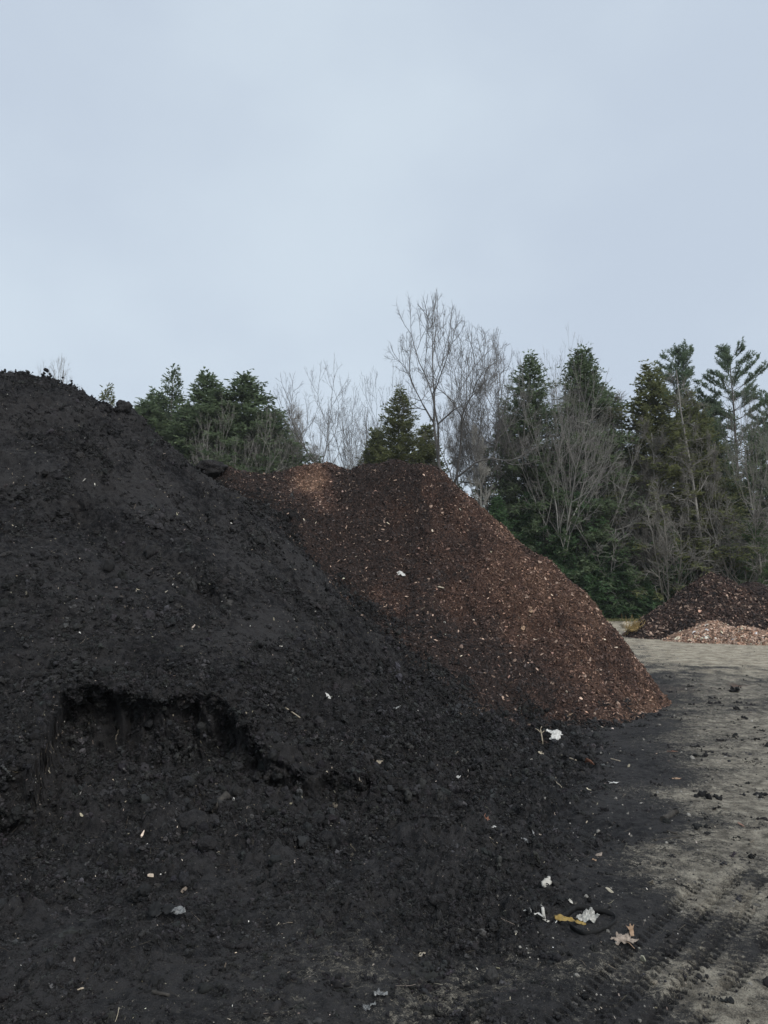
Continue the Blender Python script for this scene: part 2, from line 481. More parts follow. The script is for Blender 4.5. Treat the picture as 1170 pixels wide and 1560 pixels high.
brown_pts += [(-3, 17.5, 2.5), (0, 17.6, 2.2), (3, 15.5, 1.2), (-3, 21, -.3), (0, 21, -.3), (2.6, 18.5, -.3), (4.6, 14, -.3), (5.2, 12.3, -.3), (-1.5, 10.5, .5), (-3, 11.5, 1), (-.3, 9.8, .3),
              (-5, 13, 1), (-6, 16, .5), (-6, 20, -.3), (-8, 14, -.3), (1, 9.0, -.3), (-2, 8.5, -.5), (6.5, 13, -.5), (5, 17, -.5)]
brown_rbf = RBF(brown_pts, 0.25)
def brown_base(x, y):
    z = brown_rbf(x, y)
    z = z + (0.16 * fbm2(x, y, 0.7, 3, 0.5, 43) + .11 * fbm2(x, y, 2.2, 3, .5, 44)) * sstep(0.1, 0.8, z)
    return z, np.zeros_like(z)

# ground cover mask, from points on the ground
COVER = RBF([(*at_z(u, v)[:2], c) for u, v, c in [
    (1000, 1100, .85), (1060, 1110, .55), (1120, 1098, .5), (1168, 1120, .42), (1000, 1150, .9), (1080, 1150, .45), (1150, 1150, .25), (1168, 1200, .1),
    (1080, 1200, .62), (1010, 1190, .95), (1030, 1212, .35), (1130, 1235, .22), (1168, 1280, .2), (1100, 1270, .55), (1040, 1245, .9), (985, 1285, .85),
    (1035, 1325, .5), (1000, 1305, .35), (1080, 1330, .32), (1150, 1335, .5), (1060, 1368, .42), (1000, 1385, .85), (1100, 1400, .75), (1168, 1400, .5),
    (1050, 1450, .8), (1130, 1450, .72), (1085, 1490, .35), (1150, 1520, .05), (1110, 1552, .25), (1050, 1535, .75), (1030, 1492, .5), (950, 1500, .75), (900, 1300, 1.0),
    (800, 1200, 1.1), (600, 1300, 1.1), (300, 1400, 1.1), (450, 1480, .75), (520, 1420, .75), (620, 1520, .72), (800, 1500, .72), (700, 1420, .85), (100, 1500, 1.1), (300, 1550, .9), (850, 1420, .9),
    (1168, 1480, .4), (1168, 1440, .6), (930, 1400, .95),
    (1050, 1070, .75), (1150, 1075, .7), (1168, 1055, .6), (1060, 1050, .7), (1050, 1025, .5), (1150, 1020, .55), (1000, 1005, .35), (1100, 1000, .05), (1168, 990, .05), (985, 977, .15), (950, 960, .45),
    (1050, 985, 0), (1030, 975, .05), (930, 950, .2)]], 0.2)
def track_relief(x, y):
    z = np.zeros_like(x); pk = np.zeros_like(x); dark = np.zeros_like(x)
    for (a, b_, wd, depth) in TRACKS:
        ax, ay = a; dx, dy = b_[0] - a[0], b_[1] - a[1]
        ln = math.hypot(dx, dy); dx /= ln; dy /= ln
        s = (x - ax) * dx + (y - ay) * dy
        t = -(x - ax) * dy + (y - ay) * dx
        t = t + 0.03 * perlin2(s * 0.7, t * 0.1, 77) + 0.012 * perlin2(s * 3, t * 2, 78)
        on = sstep(-.3, .1, s) * (1 - sstep(ln - .1, ln + .5, s))
        on = on * sstep(-0.4, -0.05, fbm2(x, y, 1.6, 3, 0.5, 79))
        inside = 1 - sstep(wd * .5, wd * .5 + .03, np.abs(t))
        lug = sstep(-.2, .35, np.sin((s + 0.5 * np.abs(t)) * 2 * math.pi / 0.055))
        edge = sstep(wd * .17, wd * .22, np.abs(t)) * (1 - sstep(wd * .44, wd * .5, np.abs(t)))
        z = z + on * (inside * (-.4 * depth) - depth * 1.0 * lug * edge + 0.35 * depth * np.exp(-((np.abs(t) - wd * .5 - .015) / .02) ** 2))
        pk = np.maximum(pk, on * inside)
        dark = np.maximum(dark, on * inside * (.15 + .85 * lug * edge))
    return z, pk, dark
def _t(u, v): return at_z(u, v)[:2]
TRACKS = [(_t(1085, 1350), _t(870, 1552), 0.17, 0.019), (_t(1140, 1345), _t(955, 1552), 0.16, 0.016), (_t(1170, 1385), _t(1030, 1552), 0.20, 0.017), (_t(1200, 1430), _t(1110, 1552), 0.18, 0.014),
          (_t(960, 1480), _t(820, 1610), 0.10, 0.006)]

def ground_z(x, y, detail=True):
    r = np.hypot(x, y)
    near = 1 - sstep(14, 30, r)
    xr = 0.27 * y - 0.12 - 0.35 * sstep(4.2, 3.4, y)
    rough = (1 - sstep(-0.3, 0.35, x - xr + 0.35 * fbm2(x, y, 0.8, 3, 0.5, 61)))
    comp = np.exp(-(((x + .35) / .75) ** 2 + ((y - 3.2) / .65) ** 2))
    rough = rough * (1 - 0.8 * np.clip(comp * 1.4, 0, 1))
    rough = np.where(y < 1, 0.2, rough)
    z = 0.035 * fbm2(x, y, 0.35, 3, 0.5, 62) * near
    if detail:
        tz, pk, _ = track_relief(x, y)
        P = np.stack([x, y, 0 * x], -1)
        lump = sstep(-.25, .3, fbm2(x, y, 1.1, 2, .5, 69))
        z = z + near * (0.012 + 0.05 * rough) * fbm2(x, y, 2.5, 4, 0.55, 63)
        z = z + rough * near * ((.3 + .7 * lump) * (0.11 * billow3(P, 4.5, 3, .55, 64) + 0.07 * billow3(P, 15, 2, .6, 65)) + 0.05 * clods(x, y, .15, 66, .12) * lump - .06)
        z = z + (1 - rough) * near * (1 - 0.85 * pk) * (0.014 * billow3(P, 9, 3, .6, 67) + 0.012 * clods(x, y, .07, 68, .12))
        z = z + near * 0.012 * fbm2(x, y, 30, 2, 0.6, 70) * (.5 + .5 * rough) * (1 - .5 * pk) + near * tz * (1 - 0.7 * rough)
    return z, rough

# ================================================================== GROUND
def build_ground():
    az = np.concatenate([np.arange(-180, -32, 3.0), np.linspace(-32, -4, 210), np.linspace(-4, 30, 470)[1:], np.arange(32, 180, 3.0)])
    dep = np.concatenate([np.linspace(29.5, 17, 215), np.linspace(16.93, 2.0, 165)])
    rr = np.concatenate([[0.02, .8, 1.6, 2.2, 2.6], EYE / np.tan(np.radians(dep)), [50, 56, 64, 74, 90, 120, 180, 300, 600, 1200]])
    rr = rr[np.concatenate([[True], np.diff(rr) > 1e-4])]
    A, NN = len(az), len(rr)
    a = np.radians(az)[:, None]; r = rr[None]
    x = np.sin(a) * r; y = np.cos(a) * r
    z, rough = ground_z(x, y)
    z = np.where(r < 2.0, z * 0.3, z)
    cov = COVER(x, y)
    far = sstep(30, 36, r) + sstep(1, -2, y)
    cov = np.where(far > 0, cov * (1 - np.clip(far, 0, 1)) + 0.2 * np.clip(far, 0, 1), cov)
    cov = cov - .26 * sstep(.30, .44, x / np.maximum(y, .5)) * sstep(30, 20, r)
    cov = np.clip(cov, -.1, 1.15)
    # streaks dragged along the wheel ways: across the view in the middle distance
    mid = sstep(5, 9, y)
    st = fbm2(x * 0.35 + y * .12, y * 2.4 - x * .5, 1.6, 4, 0.6, 81) * mid + fbm2(x, y, 2.2, 4, 0.6, 82) * (1 - .6 * mid)
    cov = cov + 0.75 * st * sstep(1.15, .6, cov) + 0.25 * fbm2(x, y, 7, 4, .7, 84)
    _, tpk, tdark = track_relief(x, y)
    cov = cov + (y > 2) * (r < 9) * (.40 * tdark - .12 * (tpk - tdark).clip(0, 1))
    # curved wheel marks by the mulch pile
    for (cx, cy, ra) in ((6.6, 15.8, 1.5), (7.6, 15.6, 1.5), (6.1, 14.9, 1.0), (9.4, 15.2, 1.3)):
        d = np.abs(np.hypot((x - cx), (y - cy)) - ra)
        cov = cov + 0.4 * np.exp(-(d / .1) ** 2) * (y > cy - .6)
    cov = np.maximum(cov, rough * 1.05 * (y > 0) * sstep(14, 11, r))
    redc = np.array(at_z(1150, 1043)[:2])
    red = np.exp(-(((x - redc[0]) / 1.9) ** 2 + ((y - redc[1]) / .7) ** 2)) * 0.42 * (1 + 2.2 * fbm2(x, y, 1.3, 3, .6, 85))
    r2 = np.array(at_z(1020, 1050)[:2])
    red = np.maximum(red, 0.42 * np.exp(-(((x - r2[0]) / 1.6) ** 2 + ((y - r2[1]) / 1.3) ** 2)))
    flo = sstep(46.5, 49, y + 0.6 * fbm2(x, y, .3, 2, .5, 83)) + sstep(60, 80, r)
    V = np.stack([x, y, z], -1)
    hid = np.maximum(loam_base(x, y)[0], brown_base(x, y)[0])
    hid = np.where((r < 3.5) | (r > 22) | (np.abs(a) > 1.5), -1, hid).ravel()
    F = grid_faces(A, NN, True)[:, ::-1]
    F = F[hid[F].min(1) < 0.3]
    me = mesh_np('ground', V.reshape(-1, 3), F, {'cover': cov.ravel(), 'red': red.ravel(), 'road': sstep(15.5, 18.5, y + .2 * x).ravel(), 'floor': np.clip(flo, 0, 1).ravel()})
    o = link('ground', me, M['ground'])
    o['kind'] = 'structure'
    return o, V
GROUND, GV = build_ground()

# ================================================================== PILES
def pile_grid(base, az, r0, r1, NN, back=0.2):
    """columns fan out over the pile, rows follow the slope evenly"""
    a = np.radians(az)[:, None]
    rf = np.linspace(r0, r1, 520)[None]
    x = np.sin(a) * rf; y = np.cos(a) * rf
    z, _ = base(x, y)
    dz = np.diff(z, axis=1); dr = np.diff(rf, axis=1)
    wgt = np.sqrt(dr ** 2 + dz ** 2) / rf[:, 1:]
    wgt = wgt * np.where(z[:, 1:] < -0.12, 0.12, 1.0)
    pk = np.argmax(z - EYE - 0 * rf, axis=1)
    slope = (z - EYE) / rf
    pk = np.argmax(slope, axis=1)
    idx = np.arange(rf.shape[1] - 1)[None]
    wgt = wgt * np.where(idx > pk[:, None] + 6, back, 1.0)
    # even the spacing out between neighbouring columns
    cum = np.concatenate([np.zeros((len(az), 1)), np.cumsum(wgt, 1)], 1)
    cum /= cum[:, -1:]
    k = 9
    pad = np.pad(cum, ((k, k), (0, 0)), mode='edge')
    cs = np.cumsum(np.concatenate([np.zeros((1, pad.shape[1])), pad], 0), 0)
    cum = (cs[2 * k + 1:] - cs[:-(2 * k + 1)]) / (2 * k + 1)
    t = np.linspace(0, 1, NN)
    rs = np.stack([np.interp(t, cum[i], rf[0]) for i in range(len(az))])
    x = np.sin(a) * rs; y = np.cos(a) * rs
    z, ins = base(x, y)
    return np.stack([x, y, z], -1), ins

def cull(F, V, zmin=-0.14):
    keep = (V[F, 2].max(1) > zmin)
    return F[keep]

def build_loam():
    az = np.concatenate([np.linspace(-88, -34, 40), np.linspace(-33.5, 14, 560), np.linspace(14.1, 31, 110)])
    P, ins = pile_grid(loam_base, az, 3.4, 22, 600, 0.12)
    x, y, z = P[..., 0], P[..., 1], P[..., 2]
    n = grid_normals(P)
    steep = sstep(0.75, 0.35, n[..., 2])
    wall_h = ins[..., 1]; ins = ins[..., 0]
    d = 0
    # runs of material down the slope, to the right and towards us
    fx, fy = 0.62, -0.78
    al = x * fx + y * fy; ac = -x * fy + y * fx
    upper = sstep(0.7, 1.5, z)
    d = d + 0.06 * upper * fbm2(al * 0.45, ac * 2.4, 1.0, 4, 0.6, 101)
    d = d + 0.05 * fbm3(P, 1.6, 3, 0.55, 102)
    lowp = 1 - sstep(0.6, 1.2, z)
    patch = sstep(-0.05, 0.4, fbm2(x, y, 0.9, 3, .5, 104))
    rid = sstep(2.3, 3.3, z) * sstep(9.6, 11.2, y)
    rough = np.clip(0.42 + 0.75 * lowp + 0.55 * patch + rid * .5, 0, 1.25)
    d = d + rough * (0.105 * billow3(P, 4.0, 3, .55, 105) + 0.062 * billow3(P, 13, 2, .6, 106) - .07)
    d = d + 0.055 * clods(x, y, .17, 107, .12) * (lowp + .4 * rid)
    d = d + (0.02 + .02 * lowp) * fbm3(P, 9, 2, 0.6, 108) + 0.02 * fbm3(P, 26, 2, 0.7, 110)
    # crumbling walls of the bite: hollows and ledges
    w3 = fbm3(P * np.array([1, 1, 1.6]), 2.4, 3, 0.55, 112)
    d = d + steep * ins * (0.27 * w3 - 0.12) * sstep(-.455, -.40, x / np.maximum(y, 2))
    P2 = P + n * d[..., None]
    # undercut: the dug wall is hollowed out behind its lip
    cave = np.sin(np.pi * np.clip(ins, 0, 1) ** .7) * wall_h * (0.06 + 0.26 * sstep(-.25, .35, fbm2(x, y, 2.3, 3, .6, 114))) * (1 - .85 * sstep(-.17, -.07, x / np.maximum(y, 2)))
    cave = cave * sstep(-.43, -.40, x / np.maximum(y, 2))
    rn = np.hypot(x, y)
    P2[..., 0] += cave * x / rn; P2[..., 1] += cave * y / rn
    wm = np.where((ins > .02) & (ins < .995) & (wall_h > .08), 1.0, 0.0)
    for _ in range(4):
        wm = np.maximum(wm, .8 * np.maximum(np.maximum(np.roll(wm, 1, 1), np.roll(wm, -1, 1)), np.maximum(np.roll(wm, 1, 0), np.roll(wm, -1, 0))))
    w3d = wm[..., None] * .7
    for _ in range(16):
        av = (np.roll(P2, 1, 0) + np.roll(P2, -1, 0) + np.roll(P2, 1, 1) + np.roll(P2, -1, 1)) / 4
        P2 = P2 * (1 - w3d) + av * w3d
    bmp = wm * (.13 * fbm3(P2, 3.6, 3, .5, 115) + .19 * (billow3(P2, 7, 3, .6, 116) - .35) + .06 * fbm3(P2, 18, 3, .7, 117))
    P2[..., 0] -= bmp * x / rn; P2[..., 1] -= bmp * y / rn; P2[..., 2] += .35 * bmp
    P2[..., 2] = np.where(z < -0.1, z - 0.02, P2[..., 2])
    V = P2.reshape(-1, 3)
    F = cull(grid_faces(*P.shape[:2]), V)
    me = mesh_np('loam_pile', V, F[:, ::-1])
    o = link('loam_pile', me, M['soil'])
    tag(o, 'tall pile of near-black loam with a hollow dug out of its foot', 'soil pile')
    return o, P2
LOAM, LV = build_loam()

def hue_field(x, y, z, uvw=None):
    h = 0.07 + .48 * sstep(.0, 2.4, x + .5 * fbm2(x, y, .8, 3, .5, 133)) + 0.45 * fbm2(x, y, 0.7, 3, 0.5, 131) + 0.3 * fbm2(x, y, 2.2, 3, 0.5, 132)
    return h
def brown_hue(x, y, z):
    h = hue_field(x, y, z)
    def blob(u, v, Y, sx, sy, k):
        c = at_y(u, v, Y)
        return k * np.exp(-(((x - c[0]) / sx) ** 2 + ((z - c[2]) / sy) ** 2))
    h = h + blob(475, 735, 14.2, .45, .5, 1.1) + blob(500, 770, 13.5, .3, .35, .35) + blob(930, 905, 12, .5, .35, .25) + blob(590, 925, 11.6, .35, .35, .35)
    h = h - .26 * sstep(-.05, .35, fbm2(x * 2.6 + y * .8, y * .8, 1.4, 5, .65, 134))
    gap = z - loam_base(x, y)[0]
    h = h - .45 * np.exp(-(np.clip(gap, 0, 9) / (.45 + .35 * fbm2(x, y, 1.1, 3, .5, 135))) ** 2) * (y < 13.5)
    h = h + blob(960, 1085, 10.8, .8, .18, .35) + blob(850, 880, 12.0, 1.2, .5, .18)
    h = h - blob(560, 740, 13.8, .9, .4, .3) - blob(700, 960, 11.5, .7, .35, .25) - blob(400, 780, 12.6, .7, .8, .5) - blob(800, 1010, 11, .8, .25, .25)
    return np.clip(h, 0, 1)
def build_brown():
    az = np.concatenate([np.linspace(-32, -16, 40), np.linspace(-15.9, 24.5, 470), np.linspace(25, 32, 12)])
    P, _ = pile_grid(brown_base, az, 8.6, 22, 330, 0.15)
    x, y, z = P[..., 0], P[..., 1], P[..., 2]
    n = grid_normals(P)
    d = 0.07 * fbm3(P, 1.7, 3, 0.55, 141) + 0.03 * fbm3(P, 6, 3, 0.6, 142) + 0.022 * fbm3(P, 20, 2, .6, 144)
    d = d + 0.05 * clods(x, y, .2, 143, .3) * sstep(-.1, .3, fbm2(x, y, 1.2, 2, .5, 145))
    P2 = P + n * d[..., None]
    P2[..., 2] = np.where(z < -0.1, z - 0.02, P2[..., 2])
    V = P2.reshape(-1, 3)
    F = cull(grid_faces(*P.shape[:2]), V)
    hue = brown_hue(x, y, z)
    me = mesh_np('mulch_pile', V, F[:, ::-1], {'hue': hue.ravel()})
    o = link('mulch_pile', me, M['mulch'])
    tag(o, 'large reddish-brown bark mulch pile leaning against the black loam pile', 'mulch pile')
    return o, P2, hue
BROWN, BV, BH = build_brown()

# ------------------------------------------------------------------ far heaps at the right
def heap(name, peaks, label, cat, seed, hue, rough=0.1, na=200, nr=120):
    """cone-like heap: height is the top envelope of a few peaks (x, y, h, slope)"""
    xs = [p[0] for p in peaks]; ys = [p[1] for p in peaks]
    rad = max(p[2] / p[3] for p in peaks) + 0.5
    x0, x1, y0, y1 = min(xs) - rad, max(xs) + rad, min(ys) - rad, max(ys) + rad
    gx = np.linspace(x0, x1, na); gy = np.linspace(y0, y1, nr)
    x, y = np.meshgrid(gx, gy, indexing='ij')
    z = np.full_like(x, -1.0)
    for (px, py, h, s) in peaks:
        dd = np.hypot(x - px, y - py)
        dd = dd * (1 + 0.18 * fbm2(x, y, .5, 2, .5, seed))
        z = np.maximum(z, h - s * (np.sqrt(dd * dd + .12) - .35))
    P = np.stack([x, y, z], -1)
    n = grid_normals(P)
    d = rough * (1.6 * fbm3(P, 1.3, 3, .55, seed + 1) + .9 * fbm3(P, 5, 3, .6, seed + 2)) + .25 * rough * clods(x, y, .25, seed + 3, .5)
    P = P + n * d[..., None]
    V = P.reshape(-1, 3)
    F = cull(grid_faces(na, nr), V, -0.05)
    hv = np.clip(hue + .35 * fbm2(x, y, 1.0, 3, .6, seed + 5), 0, 1)
    me = mesh_np(name, V, F[:, ::-1], {'hue': hv.ravel()})
    o = link(name, me, M['mulch'])
    tag(o, label, cat)
    return o, P, hv
def gy(u, v, Y): return at_y(u, v, Y)
hp = gy(1086, 876, 30)
HEAP1, H1V, H1H = heap('mulch_heap', [(hp[0], 30, hp[2], .76), (hp[0] - .9, 29.6, hp[2] - .66, .70), (hp[0] + 1.6, 29.2, 1.35, .6), (hp[0] + 3.4, 29, 1.2, .6)],
             'dark brown mulch heap with a pointed top across the yard', 'mulch heap', 200, .22, .10, 240, 170)
hp2 = gy(1145, 886, 33.5)
HEAP2, H2V, H2H = heap('mulch_heap', [(hp2[0], 33.5, hp2[2], .6), (hp2[0] + 2, 33.5, hp2[2] - .15, .6)],
             'darker rounded mulch heap partly hidden behind the pointed mulch heap', 'mulch heap', 220, .05, .10, 120, 100)
c1 = gy(1088, 948, 26.4); c2 = gy(1150, 958, 25.2); c3 = gy(1055, 962, 26.6)
HEAP3, H3V, H3H = heap('wood_chip_heap', [(c1[0], 26.6, c1[2], .62), (c2[0], 25.7, c2[2], .6), (c3[0], 26.8, c3[2], .6), (c2[0] + 1.4, 25.6, .6, .6)],
             'low heap of pale pinkish wood chips spread before the dark mulch heap', 'wood chips', 240, 1.05, .08, 200, 120)

# ================================================================== SCATTERED PIECES (geometry nodes on points)
def proto(name, V, F):
    me = bpy.data.meshes.new(name)
    me.from_pydata([tuple(v) for v in V], [], F)
    me.materials.append(M['piece'])
    me.update()
    return bpy.data.objects.new(name, me)        # never linked: only a shape to repeat
def crumb_shape(seed):
    import bmesh
    bm = bmesh.new()
    bmesh.ops.create_icosphere(bm, subdivisions=3, radius=1)
    rg = np.random.default_rng(seed)
    off = rg.random(3) * 50
    for v in bm.verts:
        p = np.array(v.co) 
        f = 1 + 0.95 * float(fbm3((p + off)[None], 1.3, 3, .7, seed)[0])
        v.co = Vector(p * f) 
        v.co.z *= 0.75
    V = [tuple(v.co) for v in bm.verts]; F = [[v.index for v in f.verts] for f in bm.faces]
    bm.free()
    o = proto('crumb_shape', V, F)
    for p in o.data.polygons: p.use_smooth = seed % 2 == 0
    return o
def chip_shape(seed):
    rg = np.random.default_rng(seed)
    xs = [-1, -.35, .35, 1]
    V = []; 
    for i, x in enumerate(xs):
        wd = [.28, .5, .45, .22][i] * rg.uniform(.6, 1.2)
        bend = .18 * x * x * rg.uniform(-1, 1) + rg.normal(0, .05)
        th = .1
        for (sy, sz) in ((-1, -1), (1, -1), (1, 1), (-1, 1)):
            V.append((x + rg.normal(0, .12), sy * wd + rg.normal(0, .06), bend + sz * th))
    F = [[0, 3, 2, 1], [12, 13, 14, 15]]
    for i in range(3):
        for k in range(4):
            a = i * 4 + k; b = i * 4 + (k + 1) % 4
            F.append([a, b, b + 4, a + 4])
    return proto('chip_shape', V, F)
def stem_shape(seed):
    rg = np.random.default_rng(seed)
    V = []; F = []
    n = 6
    y = z = 0
    for i in range(n):
        t = i / (n - 1)
        y += rg.normal(0, .07); z += rg.normal(0, .06)
        r = .03 * (1 - .5 * t)
        for k in range(3):
            a = k * 2.094
            V.append((2 * t - 1, y + r * math.cos(a), z + r * math.sin(a)))
    for i in range(n - 1):
        for k in range(3):
            a = i * 3 + k; b = i * 3 + (k + 1) % 3
            F.append([a, b, b + 3, a + 3])
    return proto('stem_shape', V, F)
def shape_set(name, objs):
    c = bpy.data.collections.new(name)
    for o in objs: c.objects.link(o)
    return c
def cluster_shape(seed, n=30, spread=1.1):
    """a patch of loose crumbs of many sizes"""
    import bmesh
    rg = np.random.default_rng(seed)
    VV, FF = [], []
    for k in range(n):
        bm = bmesh.new()
        rr_ = .045 * (1 + rg.pareto(1.8)); rr_ = min(rr_, .30)
        bmesh.ops.create_icosphere(bm, subdivisions=2 if rr_ > .16 else 1, radius=1)
        off = rg.random(3) * 90
        c = np.append(rg.normal(0, .42 * spread, 2), rr_ * rg.uniform(-.2, .5))
        sq = rg.uniform(.65, 1.3, 3)
        b0 = len(VV)
        for v in bm.verts:
            p = np.array(v.co)
            f = 1 + .8 * float(fbm3((p + off)[None], 1.3, 2, .7, seed + k)[0]) + rg.normal(0, .08)
            VV.append(tuple(c + p * f * sq * rr_))
        for f in bm.faces: FF.append([b0 + v.index for v in f.verts])
        bm.free()
    return proto('crumb_patch_shape', VV, FF)
SH_PATCH = shape_set('crumb_patch_shapes', [cluster_shape(s) for s in (11, 12, 13, 14, 15, 16)])
SH_CRUMB = shape_set('crumb_shapes', [crumb_shape(s) for s in (1, 2, 3, 4)])
SH_CHIP = shape_set('chip_shapes', [chip_shape(s) for s in range(5)])
SH_STEM = shape_set('stem_shapes', [stem_shape(s) for s in range(4)])

def scatter(name, P, rot, scl, tint, shapes, label=None, cat=None, parent=None):
    me = bpy.data.meshes.new(name)
    n = len(P)
    me.vertices.add(n); me.vertices.foreach_set('co', np.ascontiguousarray(P, np.float32).ravel())
    for nm, a in (('rot', rot), ('scl', scl), ('tint', tint)):
        t = me.attributes.new(nm, 'FLOAT_VECTOR', 'POINT'); t.data.foreach_set('vector', np.ascontiguousarray(a, np.float32).ravel())
    o = link(name, me, None, parent)
    g = bpy.data.node_groups.new(name + '_nodes', 'GeometryNodeTree')
    g.interface.new_socket('Geometry', in_out='INPUT', socket_type='NodeSocketGeometry')
    g.interface.new_socket('Geometry', in_out='OUTPUT', socket_type='NodeSocketGeometry')
    gi = g.nodes.new('NodeGroupInput'); go = g.nodes.new('NodeGroupOutput')
    ip = g.nodes.new('GeometryNodeInstanceOnPoints')
    ci = g.nodes.new('GeometryNodeCollectionInfo'); ci.inputs['Collection'].default_value = shapes
    ci.inputs['Separate Children'].default_value = True; ci.inputs['Reset Children'].default_value = True
    def na(nm):
        q = g.nodes.new('GeometryNodeInputNamedAttribute'); q.data_type = 'FLOAT_VECTOR'; q.inputs['Name'].default_value = nm
        return [s for s in q.outputs if s.enabled and s.name == 'Attribute'][0]
    e2r = g.nodes.new('FunctionNodeEulerToRotation')
    ip.inputs['Pick Instance'].default_value = True
    ri = g.nodes.new('FunctionNodeRandomValue'); ri.data_type = 'INT'
    mxs = [s for s in ri.inputs if s.name == 'Max' and s.enabled]; mxs[0].default_value = 100
    l = g.links.new
    l(gi.outputs[0], ip.inputs['Points']); l(ci.outputs[0], ip.inputs['Instance'])
    l([s for s in ri.outputs if s.enabled][0], ip.inputs['Instance Index'])
    l(na('rot'), e2r.inputs[0]); l(e2r.outputs[0], ip.inputs['Rotation']); l(na('scl'), ip.inputs['Scale'])
    l(ip.outputs[0], go.inputs[0])
    md = o.modifiers.new('scatter', 'NODES'); md.node_group = g
    tag(o, label, cat, None, 'stuff')
    return o

def sample_grid(P, n, rng, dens=None):
    """random points on a grid surface by area x density; returns points, normals, cell indices"""
    a = P[1:, :-1] - P[:-1, :-1]; b = P[:-1, 1:] - P[:-1, :-1]
    ar = np.linalg.norm(np.cross(a, b), axis=-1)
    c = P[:-1, :-1]
    ar = np.where(c[..., 2] < -0.08, 0, ar)
    ar = ar * (dens[:-1, :-1] if dens is not None else 1)
    q = ar.ravel() / ar.sum()
    k = rng.choice(len(q), n, p=q)
    i, j = np.unravel_index(k, ar.shape)
    s = rng.random((n, 1)); t = rng.random((n, 1))
    pt = P[i, j] * (1 - s) * (1 - t) + P[i + 1, j] * s * (1 - t) + P[i, j + 1] * (1 - s) * t + P[i + 1, j + 1] * s * t
    nn = np.cross(a[i, j], b[i, j]); nn *= np.sign(nn[:, 2:3] + 1e-9); nn /= np.linalg.norm(nn, axis=1, keepdims=True) + 1e-12
    return pt, nn, i, j
def lay_rot(nn, rng, tilt=0.35):
    """euler angles that lay a flat piece on a slope with a random turn"""
    n = len(nn)
    m = nn + rng.normal(0, tilt, nn.shape); m /= np.linalg.norm(m, axis=1, keepdims=True)
    rx = np.arcsin(np.clip(-m[:, 1], -1, 1)); ry = np.arctan2(m[:, 0], m[:, 2])
    yaw = rng.random(n) * 6.283
    out = np.zeros((n, 3))
    # R = Ry * Rx * Rz(yaw) -> XYZ euler
    cx, sx, cy, sy, cz, sz = np.cos(rx), np.sin(rx), np.cos(ry), np.sin(ry), np.cos(yaw), np.sin(yaw)
    r00 = cy * cz + sy * sx * sz; r10 = cx * sz; r20 = -sy * cz + cy * sx * sz
    r21 = sy * sz + cy * sx * cz; r22 = cy * cx
    out[:, 0] = np.arctan2(r21, r22); out[:, 1] = np.arcsin(np.clip(-r20, -1, 1)); out[:, 2] = np.arctan2(r10, r00)
    return out
RNG = np.random.default_rng(7)
def tone(n, c, var=0.35):
    k = np.exp(RNG.normal(0, var, (n, 1)))
    return np.array(c)[None] * k * (1 + RNG.normal(0, .04, (n, 3)))

# visible part of the soil: in front of the ridge
def soil_density(V):
    x, y, z = V[..., 0], V[..., 1], V[..., 2]
    r = np.hypot(x, y)
    az = np.degrees(np.arctan2(x, y))
    inview = (np.abs(az) < 34) & (y > 0)
    return inview * (r < 16) * np.clip(5.0 / np.maximum(r, 2), 0.05, 2) ** 2.0
lz = LV[..., 2]
lpatch = sstep(-.25, .35, fbm2(LV[..., 0], LV[..., 1], 1.3, 4, .6, 151))
lnz = grid_normals(LV)[..., 2]
ldens = soil_density(LV) * (0.32 + 1.0 * (1 - sstep(.5, 1.3, lz)) + .5 * sstep(.0, .4, fbm2(LV[..., 0], LV[..., 1], .9, 3, .5, 104))) * (.12 + lpatch) * sstep(.25, .6, lnz)
g, rough = ground_z(GV[..., 0], GV[..., 1], False)
gdens = soil_density(GV) * (0.035 + rough * (.08 + sstep(-.3, .3, fbm2(GV[..., 0], GV[..., 1], 1.5, 4, .6, 152))))
def crumbs(name, n1, n2, rfun, shapes, label, var):
    p, nn, i, j = sample_grid(LV, n1, RNG, ldens)
    p2, nn2, i2, j2 = sample_grid(GV, n2, RNG, gdens)
    PP = np.concatenate([p, p2]); n = len(PP)
    rr = np.hypot(PP[:, 0], PP[:, 1])
    rad = rfun(n) * np.clip(rr / 5.5, .8, 1.7)
    rot = lay_rot(np.concatenate([nn, nn2]), RNG, .15) if shapes is SH_PATCH else RNG.random((n, 3)) * 6.28
    PP[:, 2] += rad * (.0 if shapes is SH_PATCH else .15)
    scatter(name, PP, rot, rad[:, None] * RNG.uniform(.75, 1.3, (n, 3)), tone(n, (0.0165, 0.0160, 0.0162), var), shapes, label, 'soil')
crumbs('soil_crumbs', 46000, 34000, lambda n: .014 * np.exp(RNG.normal(.55, .45, n)), SH_PATCH, 'loose dark soil crumbs lying all over the loam pile and the ground', .55)
crumbs('soil_lumps', 3600, 2400, lambda n: np.clip(.007 * (1 + RNG.pareto(2.2, n)), 0, .038), SH_CRUMB, 'scattered dark soil lumps lying on the loam pile and the ground', .3)
def fallen():
    x, y = LV[..., 0], LV[..., 1]
    d = ((x / np.maximum(y, 2) > -.45) & (x / np.maximum(y, 2) < .08) & (y > 4.4) & (y < 6.5)) * sstep(.35, .7, lnz) * (.2 + sstep(-.2, .4, fbm2(x, y, 1.4, 3, .5, 171)))
    p, nn, i, j = sample_grid(LV, 900, RNG, d)
    n = len(p); rad = np.clip(.013 * (1 + RNG.pareto(2.3, n)), 0, .042)
    scatter('fallen_clods', p + nn * rad[:, None] * .2, RNG.random((n, 3)) * 6.28, rad[:, None] * RNG.uniform(.7, 1.3, (n, 3)), tone(n, (.0165, .016, .0165), .3), SH_CRUMB, 'clods fallen on to the floor of the dug hollow', 'soil')
fallen()
